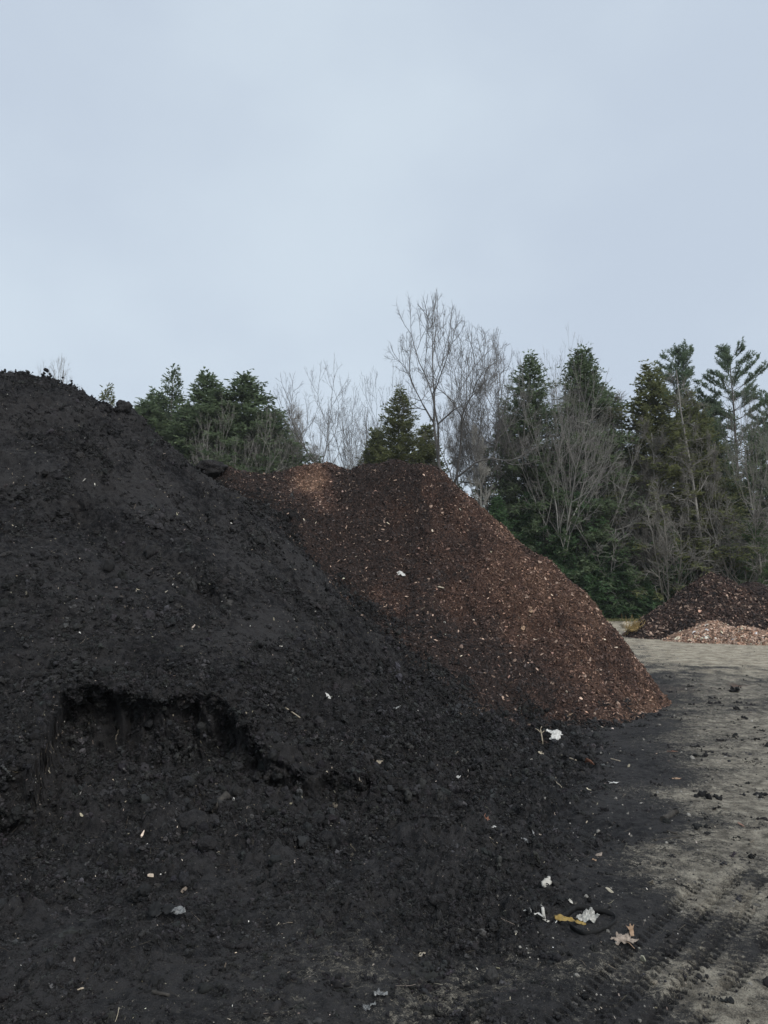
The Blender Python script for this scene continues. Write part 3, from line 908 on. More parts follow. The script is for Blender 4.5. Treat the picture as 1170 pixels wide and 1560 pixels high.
# pale flecks of wood and grit in the soil
n = 5200
p, nn, i, j = sample_grid(LV, n, RNG, soil_density(LV))
n2 = 3800
p2, nn2, i2, j2 = sample_grid(GV, n2, RNG, soil_density(GV))
PP = np.concatenate([p, p2]); NNN = np.concatenate([nn, nn2]); n = len(PP)
rr = np.hypot(PP[:, 0], PP[:, 1])
sz = 0.0028 * (1 + RNG.pareto(2.4, n)) * np.clip(rr / 5, .8, 1.5); sz = np.clip(sz, .002, .022)
PP += NNN * .004
tn = tone(n, (0.22, 0.19, 0.15), .6); tn[RNG.random(n) < .06] = (.62, .60, .55)
scatter('wood_flecks', PP, lay_rot(NNN, RNG, .5), sz[:, None] * RNG.uniform(.6, 1.3, (n, 3)), np.clip(tn, 0, .8), SH_CHIP, 'tiny pale flecks of wood and grit strewn through the dark soil', 'wood flecks')
n = 1500
p, nn, i, j = sample_grid(LV, n, RNG, soil_density(LV) * (.3 + 1 - sstep(.5, 1.6, lz)))
p2, nn2, i2, j2 = sample_grid(GV, 700, RNG, soil_density(GV))
PP = np.concatenate([p, p2]); NNN = np.concatenate([nn, nn2]); n = len(PP)
PP += NNN * .006
sz = RNG.uniform(.012, .05, n)
scatter('root_fibres', PP, lay_rot(NNN, RNG, .45), sz[:, None] * np.array([1, .9, .9]), tone(n, (0.10, 0.085, 0.065), .6), SH_STEM, 'fine dry roots and stalks sticking out of the dark soil', 'roots')

# bark pieces of the mulch pile
def chips_on(name, V, hue, n, size, parent, dens=None, pale=.05, label=None, cat=None, gain=1.0):
    p, nn, i, j = sample_grid(V, n, RNG, dens)
    h = np.clip(hue[i, j] + RNG.normal(0, .16, n), 0, 1)[:, None]
    dark, red, tan = np.array((.019, .0155, .0145)), np.array((.060, .036, .028)), np.array((.17, .105, .073))
    c = np.where(h < .5, dark + (red - dark) * h * 2, red + (tan - red) * (h * 2 - 1))
    c = c * np.exp(RNG.normal(0, .6, (n, 1)))
    pl = RNG.random(n) < pale * (.5 + hue[i, j])
    c[pl] = np.array((.21, .15, .115)) * np.exp(RNG.normal(0, .5, (pl.sum(), 1)))
    c = c * gain
    sz = size * np.exp(RNG.normal(0, .55, n)); sz[pl] *= 1.3; sz = np.minimum(sz, size * 3.0)
    p = p + nn * sz[:, None] * .25
    sc = sz[:, None] * np.stack([RNG.uniform(.6, 1.4, n), RNG.uniform(.6, 1.7, n), RNG.uniform(.6, 1.4, n)], 1)
    return scatter(name, p, lay_rot(nn, RNG, .55), sc, np.clip(c, 0, .7), SH_CHIP, label, cat, parent)
bz = BV[..., 2]; azb = np.degrees(np.arctan2(BV[..., 0], BV[..., 1]))
front = np.ones_like(bz)
pk = np.argmax((bz - EYE) / np.hypot(BV[..., 0], BV[..., 1]), axis=1)
front = np.where(np.arange(BV.shape[1])[None] > pk[:, None] + 25, .05, 1.0) * (azb > -16)
chips_on('bark_pieces', BV, BH, 210000, .0092, BROWN, front, .045, None, None, 1.25)
chips_on('bark_pieces', H1V, H1H, 60000, .024, HEAP1, None, .10)
chips_on('bark_pieces', H2V, H2H, 14000, .028, HEAP2, None, .05)
chips_on('chip_pieces', H3V, H3H, 40000, .028, HEAP3, None, .25, None, None, 1.75)

# bark spilled over the seam on to the black soil
def seam():
    x, y, z = LV[..., 0], LV[..., 1], LV[..., 2]
    d = z - brown_base(x, y)[0]
    p, nn, i, j = sample_grid(LV, 9000, RNG, np.exp(-(d / .28) ** 2) * (y > 8) * (y < 13) * (x > -3.5) * (x < 3) * sstep(-.2, .3, fbm2(x, y, 1.2, 3, .6, 161)))
    n = len(p); sz = .012 * np.exp(RNG.normal(0, .5, n))
    c = np.where(RNG.random((n, 1)) < .8, np.array([[.04, .026, .021]]), np.array([[.15, .11, .085]])) * np.exp(RNG.normal(0, .5, (n, 1)))
    scatter('spilled_bark', p + nn * sz[:, None] * .2, lay_rot(nn, RNG, .5), sz[:, None] * RNG.uniform(.6, 1.4, (n, 3)), np.clip(c, 0, .5), SH_CHIP, 'bark pieces spilled from the mulch on to the black slope', 'bark')
    x, y, z = BV[..., 0], BV[..., 1], BV[..., 2]
    d = z - loam_base(x, y)[0]
    p, nn, i, j = sample_grid(BV, 7000, RNG, np.exp(-(d / .4) ** 2) * (y > 9) * (y < 13.2) * (x > -3) * sstep(-.15, .3, fbm2(x, y, 1.0, 3, .6, 162)))
    n = len(p); sz = .03 * np.exp(RNG.normal(.3, .4, n))
    scatter('spilled_soil', p, lay_rot(nn, RNG, .2), sz[:, None] * RNG.uniform(.7, 1.3, (n, 3)), tone(n, (.0165, .016, .0162), .5), SH_PATCH, 'black soil crumbs spilled over the left edge of the mulch', 'soil')
seam()
# chips washed out around the toe of the mulch pile and over the yard
def yard_chips():
    x, y = GV[..., 0], GV[..., 1]
    c = np.array(at_z(1000, 1085)[:2]); c2 = np.array(at_z(1150, 1043)[:2]); c3 = np.array(at_z(1000, 1100)[:2])
    d = .9 * np.exp(-(((x - c[0]) / 1.3) ** 2 + ((y - c[1]) / 1.3) ** 2)) + 1.0 * np.exp(-(((x - c2[0]) / 1.9) ** 2 + ((y - c2[1]) / .7) ** 2)) + .03 * (y < 14) * (y > 2.5) * (x > 0) + .5 * np.exp(-(((x - 2.9) / 1.6) ** 2 + ((y - 9.75) / .35) ** 2))
    p, nn, i, j = sample_grid(GV, 5200, RNG, d)
    n = len(p)
    c = np.where(RNG.random((n, 1)) < .5, np.array([[.10, .055, .04]]), np.array([[.17, .13, .10]])) * np.exp(RNG.normal(0, .5, (n, 1)))
    sz = .013 * np.exp(RNG.normal(0, .5, n))
    p = p + nn * sz[:, None] * .2
    scatter('strewn_chips', p, lay_rot(nn, RNG, .2), sz[:, None] * RNG.uniform(.5, 1.5, (n, 3)), np.clip(c, 0, .6), SH_CHIP, 'reddish bark chips strewn over the yard by the mulch pile', 'wood chips')
    # grit and stones on the bare yard
    d = (x > .5) * (y > 2.4) * (y < 24) * np.clip(4.5 / np.hypot(x, y), .05, 2) ** 2
    p, nn, i, j = sample_grid(GV, 17000, RNG, d)
    n = len(p)
    sz = np.clip(.003 * (1 + RNG.pareto(2.6, n)), .002, .016) * np.clip(np.hypot(p[:, 0], p[:, 1]) / 5, .8, 1.6)
    tn = np.where(RNG.random((n, 1)) < .6, np.array([[.04, .038, .036]]), np.array([[.19, .18, .16]])) * np.exp(RNG.normal(0, .4, (n, 1)))
    scatter('yard_grit', p, RNG.random((n, 3)) * 6.28, sz[:, None] * RNG.uniform(.7, 1.3, (n, 3)), np.clip(tn, 0, .6), SH_CRUMB, 'grit and small soil lumps strewn over the bare yard', 'grit')
yard_chips()

# ================================================================== TREES
class Tubes:
    def __init__(self): self.b = defaultdict(list)
    def add(self, pts, rad, sides):
        self.b[(len(pts), sides)].append((pts, rad))
    def arrays(self):
        Vs, Fs = [], []; off = 0
        for (n, k), lst in self.b.items():
            Pp = np.array([q[0] for q in lst]); Rr = np.array([q[1] for q in lst])       # B,n,3 / B,n
            T = np.gradient(Pp, axis=1); T /= np.linalg.norm(T, axis=2, keepdims=True) + 1e-9
            ref = np.tile(np.array([[[.31, .74, .17]]]), (len(lst), n, 1))
            ref[np.abs(T[..., 1]) > .8] = (.9, .1, .2)
            a = np.cross(T, ref); a /= np.linalg.norm(a, axis=2, keepdims=True) + 1e-9
            b = np.cross(T, a)
            ang = np.arange(k) * 2 * math.pi / k
            ring = Pp[:, :, None] + Rr[:, :, None, None] * (np.cos(ang)[None, None, :, None] * a[:, :, None] + np.sin(ang)[None, None, :, None] * b[:, :, None])
            Vs.append(ring.reshape(-1, 3))
            B = len(lst)
            bi = np.arange(B)[:, None, None]; i = np.arange(n - 1)[None, :, None]; q = np.arange(k)[None, None]
            q2 = (q + 1) % k
            f = lambda ii, qq: off + (bi * n + ii) * k + qq
            Fs.append(np.stack([f(i, q), f(i, q2), f(i + 1, q2), f(i + 1, q)], -1).reshape(-1, 4))
            off += B * n * k
        return np.concatenate(Vs), np.concatenate(Fs)
def unit(v): return v / (math.sqrt(v[0] * v[0] + v[1] * v[1] + v[2] * v[2]) + 1e-9)
def perp(d, rg):
    a, b, c = rg.normal(size=3)
    v = np.array([d[1] * c - d[2] * b, d[2] * a - d[0] * c, d[0] * b - d[1] * a])
    return v / (math.sqrt(v[0] * v[0] + v[1] * v[1] + v[2] * v[2]) + 1e-9)
def grow(p, d, Ln, n, up, wander, rg, droop=0):
    pts = [p]; d = unit(np.array(d, float))
    for i in range(n):
        d = unit(d + rg.normal(0, wander, 3) + np.array([0, 0, up - droop * i / n]))
        p = p + d * Ln / n
        pts.append(p)
    return np.array(pts)

BARE = {
 'slim':  dict(H=14, stems=1, lean=.03, r0=.13, t0=.20, c1=24, a1=(32, 65), l1=.27, up1=.06, c2=8, c3=6, c4=4, wander=.04, tw=.5),
 'scrub': dict(H=8, stems=7, lean=.34, r0=.05, t0=.12, c1=7, a1=(22, 58), l1=.40, up1=.03, c2=6, c3=4, c4=2, wander=.08, tw=.45),
 'snag':  dict(H=12, stems=1, lean=.04, r0=.12, t0=.10, c1=26, a1=(60, 100), l1=.24, up1=-.01, c2=7, c3=4, c4=2, wander=.06, tw=.45),
}
def bare_meshes(kind, seed):
    q = BARE[kind]; rg = np.random.default_rng(seed)
    trunk, crown = Tubes(), Tubes()
    H = q['H']
    def child(pts, t, ang, Ln, r, n, sides, up, wander):
        k = t * (len(pts) - 1); i = min(int(k), len(pts) - 2); f = k - i
        p = pts[i] * (1 - f) + pts[i + 1] * f
        d = unit(pts[i + 1] - pts[i]); s = perp(d, rg)
        dd = d * math.cos(ang) + s * math.sin(ang)
        c = grow(p, dd, Ln, n, up, wander, rg)
        return c
    for s in range(q['stems']):
        ph = s * 2 * math.pi / q['stems'] + rg.uniform(-.4, .4)
        ln = q['lean'] * rg.uniform(.4, 1.2)
        bx, by = q.get('bias', (0, 0))
        d = (math.cos(ph) * ln + bx * rg.uniform(.3, 1.2), math.sin(ph) * ln + by, 1)
        hs = H * (rg.uniform(.72, 1.0) if s else 1.0)
        p0 = np.array([math.cos(ph) * .12 * (q['stems'] > 1), math.sin(ph) * .12 * (q['stems'] > 1), -.15])
        st = grow(p0, d, hs, 14, .035 if q['stems'] > 1 else .03, q['wander'] * .7, rg)
        r0 = q['r0'] * rg.uniform(.75, 1.1)
        rad = r0 * (1 - np.linspace(0, 1, 15) * .93) ** .9 + .008
        trunk.add(st, rad, 8)
        for c in range(q['c1']):
            t = q['t0'] + (1 - q['t0']) * ((c + rg.random()) / q['c1']) * .98
            L1 = q['l1'] * H * (1.15 - .85 * t) * rg.uniform(.6, 1.15)
            r1 = max(.012, r0 * (1 - t) ** .9 * .55 + .008)
            b1 = child(st, t, R(rg.uniform(*q['a1'])), L1, r1, 7, 5, q['up1'], q['wander'] * 1.6)
            crown.add(b1, np.linspace(r1, .012, 8), 4)
            for c2 in range(q['c2']):
                t2 = .18 + .8 * (c2 + rg.random()) / q['c2']
                L2 = L1 * .48 * (1.15 - .7 * t2) * rg.uniform(.6, 1.2)
                b2 = child(b1, t2, R(rg.uniform(25, 58)), L2, .01, 4, 3, q['up1'] * .8, q['wander'] * 2)
                crown.add(b2, np.linspace(max(.013, r1 * .4 * (1 - t2 * .5)), .010, 5), 3)
                for c3 in range(q['c3']):
                    t3 = .2 + .8 * (c3 + rg.random()) / q['c3']
                    L3 = max(.25, L2 * .5) * rg.uniform(.5, 1.2)
                    b3 = child(b2, t3, R(rg.uniform(22, 55)), L3, .007, 2, 3, q['up1'], q['wander'] * 2)
                    crown.add(b3, np.array([.010, .008, .0065]), 3)
                    for c4 in range(q['c4']):
                        b4 = child(b3, rg.uniform(.35, 1), R(rg.uniform(18, 50)), q['tw'] * rg.uniform(.35, 1.0), .005, 1, 3, .08, .05)
                        crown.add(b4, np.array([.0075, .005]), 3)
    tv, tf = trunk.arrays(); cv, cf = crown.arrays()
    top = cv[:, 2].max()
    return mesh_np(kind + '_trunk', tv / top, tf), mesh_np(kind + '_crown', cv / top, cf)

FORK = {
 'oak':   dict(H=17, stems=1, lean=.04, r0=.25, first=.25, depth=10, ratio=(.78, .92), side=(.66, .88), a0=(8, 24), a1=(26, 52), up=.05, twigs=4),
 'maple': dict(H=16, stems=2, lean=.16, r0=.17, first=.22, depth=9, ratio=(.78, .92), side=(.62, .88), a0=(6, 20), a1=(24, 46), up=.06, twigs=3),
 'lean':  dict(H=13, stems=5, lean=.30, r0=.10, first=.22, depth=7, ratio=(.80, .95), side=(.68, .9), a0=(5, 18), a1=(22, 48), up=.045, twigs=3, bias=(.34, 0)),
}
def fork_meshes(kind, seed):
    """limbs that fork again and again, as bare broadleaf crowns do"""
    q = FORK[kind]; rg = np.random.default_rng(seed)
    trunk, crown = Tubes(), Tubes()
    H = q['H']
    def rec(p, d, Ln, r, lev):
        n = 6 if lev >= q['depth'] - 1 else (4 if lev > 5 else (2 if lev > 1 else 1))
        pts = grow(p, d, Ln, n, q['up'] * (1.6 if lev < 4 else .8) / n * 3, .10 / math.sqrt(n) * 1.3, rg)
        r1 = r * .78
        big = lev >= q['depth'] - 2
        rad = np.linspace(max(r, .008), max(r1, .0065), n + 1)
        (trunk if big else crown).add(pts, rad, 8 if big else (4 if lev > 5 else 3))
        dd = unit(pts[-1] - pts[-2])
        if lev <= 4:
            for k in range(q['twigs']):
                t = rg.uniform(.2, 1); i = min(int(t * n), n - 1); pp = pts[i] + (pts[i + 1] - pts[i]) * (t * n - i)
                sd = perp(dd, rg); an = R(rg.uniform(25, 60))
                tw = grow(pp, dd * math.cos(an) + sd * math.sin(an), rg.uniform(.25, .7) * (1 if lev > 1 else .7), 2, .06, .08, rg)
                crown.add(tw, np.array([.0075, .0065, .0045]), 3)
        if lev == 0: return
        sd = perp(dd, rg); an = R(rg.uniform(*q['a0']))
        rec(pts[-1], dd * math.cos(an) + sd * math.sin(an), Ln * rg.uniform(*q['ratio']), r1, lev - 1)
        an = R(rg.uniform(*q['a1']))
        rec(pts[-1], dd * math.cos(an) - sd * math.sin(an), Ln * rg.uniform(*q['side']), r1 * .8, lev - 1)
        if rg.random() < .16:
            sd = perp(dd, rg); an = R(rg.uniform(30, 60))
            rec(pts[-2], dd * math.cos(an) + sd * math.sin(an), Ln * rg.uniform(.5, .75), r1 * .65, max(lev - 2, 0))
    for st in range(q['stems']):
        ph = st * 2 * math.pi / q['stems'] + rg.uniform(-.4, .4)
        ln = q['lean'] * rg.uniform(.5, 1.2); bx, by = q.get('bias', (0, 0))
        d = (math.cos(ph) * ln + bx * rg.uniform(.4, 1.2), math.sin(ph) * ln + by, 1)
        o = .13 * (q['stems'] > 1)
        rec(np.array([math.cos(ph) * o, math.sin(ph) * o, -.15]), d, H * q['first'] * rg.uniform(.8, 1.1), q['r0'] * rg.uniform(.8, 1.1), q['depth'])
    tv, tf = trunk.arrays(); cv, cf = crown.arrays()
    top = np.percentile(cv[:, 2], 99.7)
    return mesh_np(kind + '_trunk', tv / top, tf), mesh_np(kind + '_crown', cv / top, cf)

class Blades:
    """small pointed needle sprays: two triangles each"""
    def __init__(self): self.o, self.d, self.s, self.t = [], [], [], []
    def add(self, o, d, s, t): self.o.append(o); self.d.append(d); self.s.append(s); self.t.append(t)
    def arrays(self):
        o = np.concatenate(self.o); d = np.concatenate(self.d); s = np.concatenate(self.s); t = np.concatenate(self.t)
        V = np.stack([o, o + d * .45 + s, o + d, o + d * .5 - s], 1).reshape(-1, 3)
        F = np.arange(len(V)).reshape(-1, 4)
        return V, F, np.repeat(t, 4)
def nrm(a): return a / (np.linalg.norm(a, axis=-1, keepdims=True) + 1e-9)

def hemlock_meshes(seed, H=14.0, base=.03, width=.2, dense=1.0, loose=0.0, droop=.25, per=1.0, fat=1.0):
    rg = np.random.default_rng(seed)
    trunk, bl = Tubes(), Blades()
    st = grow(np.array([0, 0, -.15]), (0, 0, 1), H, 14, .05, .012, rg)
    trunk.add(st, .17 * H / 14 * (1 - np.linspace(0, 1, 15) * .96), 8)
    nb = int(470 * dense)
    gapn = rg.random(3) * 9
    for b in range(nb):
        t = base + (1 - base) * ((b + rg.random()) / nb) ** .92
        ph = b * 2.39996 + rg.normal(0, .35)
        prof = (1 - t) ** .8 * (1 if t > base + .1 else .75 + .25 * (t - base) / .1) + .02
        lump = 1 + .25 * math.sin(ph * 2 + gapn[0] + t * 9) * math.sin(t * 23 + gapn[1]) + rg.normal(0, .16)
        Ln = max(.25, width * H * prof * lump) 
        if rg.random() < loose: continue
        k = t * 14; i = min(int(k), 13); p = st[i] + (st[i + 1] - st[i]) * (k - i)
        rise = .75 * t + .16 + rg.normal(0, .16)
        br = grow(p, (math.cos(ph), math.sin(ph), rise), Ln, 6, 0, .05, rg, droop)
        if per > .5: trunk.add(br, np.linspace(.03 * (1 - t) + .008, .004, 7), 3)
        m = max(5, int(Ln * 17 * per))
        u = .04 + .96 * rg.random(m) ** .75
        kk = u * 6; ii = np.minimum(kk.astype(int), 5); ff = (kk - ii)[:, None]
        pp = br[ii] * (1 - ff) + br[ii + 1] * ff
        pp = pp + rg.normal(0, .07, (m, 3)) * np.array([[1, 1, 1.4]])
        dirb = nrm(br[ii + 1] - br[ii])
        side = nrm(np.cross(dirb, np.array([[0, 0, 1.0]]))) * np.where(rg.random(m) < .5, -1, 1)[:, None]
        sl = (.20 + .30 * (1 - u) * min(1, Ln / 2) + .1 * rg.random(m))
        d = nrm(dirb * rg.uniform(.5, 1.1, (m, 1)) + side * rg.uniform(.3, 1, (m, 1)) + rg.normal(0, .3, (m, 3)) + np.array([[0, 0, .06]]))
        tt = np.clip(.42 + .35 * (u - .5) + rg.normal(0, .17, m) + rg.normal(0, .12), 0, 1)
        for rep in range(3):
            q = rg.uniform(.0, .8, (m, 1)) if rep else 0
            o2 = pp + d * sl[:, None] * q
            d2 = d if rep == 0 else nrm(d + side * rg.normal(0, .6, (m, 1)) + rg.normal(0, .45, (m, 3)))
            l2 = sl[:, None] * (1 if rep == 0 else rg.uniform(.4, .75, (m, 1)))
            wv = nrm(np.cross(d2, rg.normal(0, .5, (m, 3)) + np.array([[0, 0, 1]]))) * rg.uniform(.026, .055, (m, 1)) * fat
            bl.add(o2, d2 * l2, wv, np.clip(tt + rg.normal(0, .08, m), 0, 1))
    # leader tip
    m = 14
    pp = np.tile(st[-1], (m, 1)) - np.array([[0, 0, 1]]) * rg.random((m, 1)) * .7
    d2 = nrm(rg.normal(0, .45, (m, 3)) + np.array([[0, 0, .8]])) * .3
    bl.add(pp, d2, nrm(np.cross(d2, rg.normal(0, 1, (m, 3)))) * .03, np.full(m, .6))
    tv, tf = trunk.arrays(); cv, cf, ct = bl.arrays()
    top = cv[:, 2].max()
    return mesh_np('hemlock_trunk', tv / top, tf), mesh_np('hemlock_crown', cv / top, cf, {'tint': ct}, False)

def pine_meshes(seed, H=19.0, base=.4, width=.25, nb=95, tuft=.22):
    rg = np.random.default_rng(seed)
    trunk, bl = Tubes(), Blades()
    st = grow(np.array([0, 0, -.15]), (0, 0, 1), H, 16, .04, .015, rg)
    trunk.add(st, .24 * (1 - np.linspace(0, 1, 17) * .95), 8)
    for b in range(nb):
        t = base + (1 - base) * (int((b + rg.random()) / nb * 15) / 15) + rg.normal(0, .006)
        t = min(t, .985)
        ph = b * 2.39996 + rg.normal(0, .5)
        prof = (1 - t) ** .5 * rg.uniform(.55, 1.2) + .06
        Ln = max(.5, width * H * prof)
        k = t * 16; i = min(int(k), 15); p = st[i] + (st[i + 1] - st[i]) * (k - i)
        br = grow(p, (math.cos(ph), math.sin(ph), .08 + .55 * t ** 3), Ln, 6, .05, .06, rg)
        trunk.add(br, np.linspace(.05 * (1 - t) + .015, .008, 7), 4)
        ns = max(6, int(Ln * 4.5))
        for s in range(ns):
            u = .3 + .7 * (s + rg.random()) / ns
            kk = u * 6; ii = min(int(kk), 5); q = br[ii] + (br[ii + 1] - br[ii]) * (kk - ii)
            d = unit(br[ii + 1] - br[ii]); sd = np.cross(d, (0, 0, 1.0)) * (1 if s % 2 else -1)
            tw = grow(q, d * .7 + sd * rg.uniform(.2, 1.1) + np.array([0, 0, .3]), rg.uniform(.35, .95) * (1.2 - .5 * u), 3, .08, .1, rg)
            trunk.add(tw, np.linspace(.012, .005, 4), 3)
            m = 34
            uu = rg.random(m) * 3; ii2 = np.minimum(uu.astype(int), 2); f2 = (uu - ii2)[:, None]
            pp = tw[ii2] * (1 - f2) + tw[ii2 + 1] * f2
            dt = unit(tw[-1] - tw[0])
            dd = nrm(dt[None] * .6 + rg.normal(0, .6, (m, 3)) + np.array([[0, 0, .15]])) * rg.uniform(.6, 1.3, (m, 1)) * tuft
            wv = nrm(np.cross(dd, rg.normal(0, 1, (m, 3)))) * .026
            bl.add(pp, dd, wv, np.clip(.5 + rg.normal(0, .18, m) + rg.normal(0, .1), 0, 1))
    tv, tf = trunk.arrays(); cv, cf, ct = bl.arrays()
    top = cv[:, 2].max()
    return mesh_np('pine_trunk', tv / top, tf), mesh_np('pine_crown', cv / top, cf, {'tint': ct}, False)

KIND = {}
for k, s in (('slim', 12), ('scrub', 15), ('snag', 18)):
    KIND[k] = bare_meshes(k, s)
for k, s in (('oak', 4), ('maple', 6), ('lean', 10)):
    KIND[k] = fork_meshes(k, s)
KIND['maple2'] = fork_meshes('oak', 14)
KIND['hem1'] = hemlock_meshes(21, 14, .03, .31, 1.1)
KIND['hem2'] = hemlock_meshes(22, 15, .05, .26, 1.0, .1)
KIND['hemwide'] = hemlock_meshes(23, 9, .01, .30, .95, 0, .3)
KIND['hemthin'] = hemlock_meshes(24, 15, .10, .24, .7, .22)
KIND['pine1'] = pine_meshes(25)
KIND['pine2'] = pine_meshes(26, 19, .42, .27, 85)
KIND['pinelow'] = pine_meshes(27, 8, .05, .3, 60, .2)
MESHMAT = {}
def tree(kind, u, vtop, Y, label, cat='tree', wide=1.0, rot=0.0, leaf=None, barkm='bark_grey', twig=None, group=None, name=None, du=0):
    """du: how far (photo pixels) the foot stands from the line under the top"""
    x, y, z = at_y(u, vtop, Y)
    foot = at_y(u + du, vtop, Y)[0]
    e = empty(name or ('bare_tree' if kind in BARE or kind in FORK or kind == 'maple2' else ('pine_tree' if 'pine' in kind else 'hemlock_tree')), (foot, Y, 0))
    e.rotation_euler = (0, 0, rot)
    sc = (z * wide, z * wide, z)
    tag(e, label, cat, group)
    tm, cm = KIND[kind]
    for nm, me, mat in (('trunk', tm, M[barkm]), ('crown', cm, M[leaf] if leaf else M[twig or barkm])):
        o = bpy.data.objects.new(nm, me); COL.objects.link(o); o.parent = e; o.scale = sc
        if not me.materials: me.materials.append(mat)
        o.material_slots[0].link = 'OBJECT'; o.material_slots[0].material = mat
    return e

# --- left, over the loam pile
tree('oak', 116, 556, 66, 'small bare tree showing above the crest of the black pile', wide=.5, rot=.4, barkm='bark_grey')
tree('hemthin', 157, 583, 56, 'thin feathery evergreen tip just left of the lump on the black crest', leaf='olive', wide=.9, rot=1.0)
tree('hemthin', 258, 556, 57, 'loose-topped evergreen, leftmost and tallest of the three behind the black slope', leaf='hemlock', wide=1.0, rot=.5)
tree('hem1', 232, 604, 55, 'dense low evergreen at the left edge of the clump behind the black slope', leaf='hemlock', wide=1.64, rot=2.0)
tree('hem1', 325, 564, 55, 'dense pointed evergreen, middle of the three behind the black slope', leaf='hemlock', wide=1.48, rot=3.3)
tree('hem1', 371, 566, 55.5, 'dense pointed evergreen, rightmost of the three behind the black slope', leaf='hemlock', wide=1.56, rot=4.4)
tree('hem1', 408, 618, 58, 'short evergreen shoulder right of the three behind the black slope', leaf='hemlock', wide=1.56, rot=5.4)
tree('hem1', 285, 610, 56, 'short evergreen filling the gap between the left and middle evergreens', leaf='hemlock', wide=1.72, rot=.2)
tree('maple', 335, 628, 52, 'pale bare multi-stemmed tree in front of the middle evergreen', barkm='bark_grey', wide=0.52, rot=1.2)
tree('maple2', 388, 630, 52, 'pale bare spreading tree in front of the right evergreen', barkm='bark_grey', wide=0.48, rot=2.9)
tree('hem1', 345, 600, 58, 'short evergreen between the middle and right evergreens', leaf='hemlock', wide=1.5, rot=1.7)
tree('hem1', 250, 590, 59, 'broad evergreen under the loose-topped left one', leaf='hemlock', wide=1.4, rot=2.6)
tree('slim', 432, 606, 60, 'thin bare tree right beside the left evergreen clump', wide=.8, rot=.3)
tree('slim', 462, 614, 62, 'thin bare tree between the evergreen clump and the spreading bare tree', wide=.9, rot=1.3)
# --- middle
tree('maple2', 512, 570, 56, 'bare spreading tree behind the tan top of the mulch pile', wide=.78, rot=.9, barkm='bark_mid')
tree('maple', 562, 570, 60, 'fine-twigged bare tree between the tan mulch top and the olive evergreen', wide=0.54, rot=2.2, barkm='bark_mid')
tree('maple2', 447, 612, 56, 'low bare spreading tree right of the evergreen clump', wide=.6, rot=4.2, barkm='bark_grey')
tree('maple', 590, 640, 53, 'bare brush in front of the olive evergreen over the mulch pile', wide=.6, rot=5.2, barkm='bark_grey')
tree('hem2', 612, 584, 51.5, 'olive evergreen behind the mulch pile left of the tallest bare tree', leaf='olive', wide=1.10, rot=1.1)
tree('hemwide', 572, 648, 54, 'low olive evergreen over the middle of the mulch pile', leaf='olive', wide=.9, rot=2.5)
tree('hemwide', 655, 640, 58, 'olive evergreen behind the trunks of the tallest bare tree', leaf='olive', wide=0.96, rot=.6)
tree('oak', 672, 468, 50, 'tallest bare tree with forked grey trunks behind the mulch pile', wide=0.74, rot=.4, barkm='bark_mid', twig='bark_mid', du=18)
tree('oak', 748, 506, 53, 'bare tree right of the tallest one, its twigs mingling with it', wide=0.50, rot=3.9, barkm='bark_mid', twig='bark_mid')
tree('slim', 735, 640, 48, 'straight pale trunk standing right of the mulch pile summit', wide=.6, rot=1.9, barkm='bark_pale')
tree('slim', 700, 600, 52, 'slender dark trunk close to the fork of the tallest bare tree', wide=.6, rot=3.0, barkm='bark_grey')
tree('hem2', 811, 530, 51, 'narrow pointed dark evergreen right of the tallest bare trees', leaf='hemlock', wide=1.09, rot=.8)
tree('hemthin', 772, 600, 57, 'thin gappy evergreen left of the narrow pointed one', leaf='hemlock', wide=1.1, rot=2.8)
tree('hem2', 878, 524, 51.5, 'tall dark evergreen with a double tip, its left point', leaf='hemlock', wide=1.15, rot=4.0)
tree('hem2', 892, 520, 52, 'tall dark evergreen with a double tip, its right point', leaf='hemlock', wide=1.15, rot=5.0)
tree('hemthin', 925, 590, 60, 'gappy evergreen right of the double-tipped one', leaf='hemlock', wide=1.2, rot=5.5)
tree('lean', 868, 560, 49, 'pale bare tree with leaning stems sweeping up to the right', wide=0.60, rot=0, barkm='bark_pale', twig='bark_grey', du=-40)
tree('maple', 855, 532, 53, 'fine-twigged bare tree in front of the double-tipped evergreen', wide=0.41, rot=1.0, barkm='bark_grey', twig='bark_brown')
tree('lean', 905, 650, 50, 'grey bare tree with arching stems beside the pale leaning one', wide=0.60, rot=.5, barkm='bark_grey', du=-30)
# --- right
tree('pine1', 1022, 519, 60, 'tall white pine with an open tufted top, left of the two pines', leaf='pine', wide=1.02, rot=.3, barkm='bark_dark')
tree('pine2', 1110, 517, 59, 'tall white pine with upswept tufted limbs, right of the two pines', leaf='pine', wide=0.98, rot=2.0, barkm='bark_dark')
tree('hem2', 985, 548, 52, 'olive-yellow evergreen left of the left tall pine', leaf='olive', wide=1.38, rot=2.2)
tree('hem2', 1045, 590, 53, 'olive-yellow evergreen between the two tall pines', leaf='olive', wide=1.21, rot=3.6)
tree('pine1', 1080, 600, 63, 'shorter pine in the gap between the two tall pines', leaf='pine', wide=1.1, rot=4.1, barkm='bark_dark')
tree('pine2', 1185, 590, 62, 'pine cut by the right edge of the picture', leaf='pine', wide=1.0, rot=5.1, barkm='bark_dark')
tree('slim', 945, 585, 51, 'bare tree with brown twigs left of the olive-yellow evergreen', wide=1.0, rot=.7, barkm='bark_brown')
tree('snag', 965, 655, 50, 'thin bare trunk over the green understorey left of the pointed heap', wide=0.80, rot=1.2, barkm='bark_grey')
tree('slim', 1000, 630, 49, 'thin pale bare trunk above the left slope of the pointed heap', wide=.8, rot=2.2, barkm='bark_pale', twig='bark_brown')
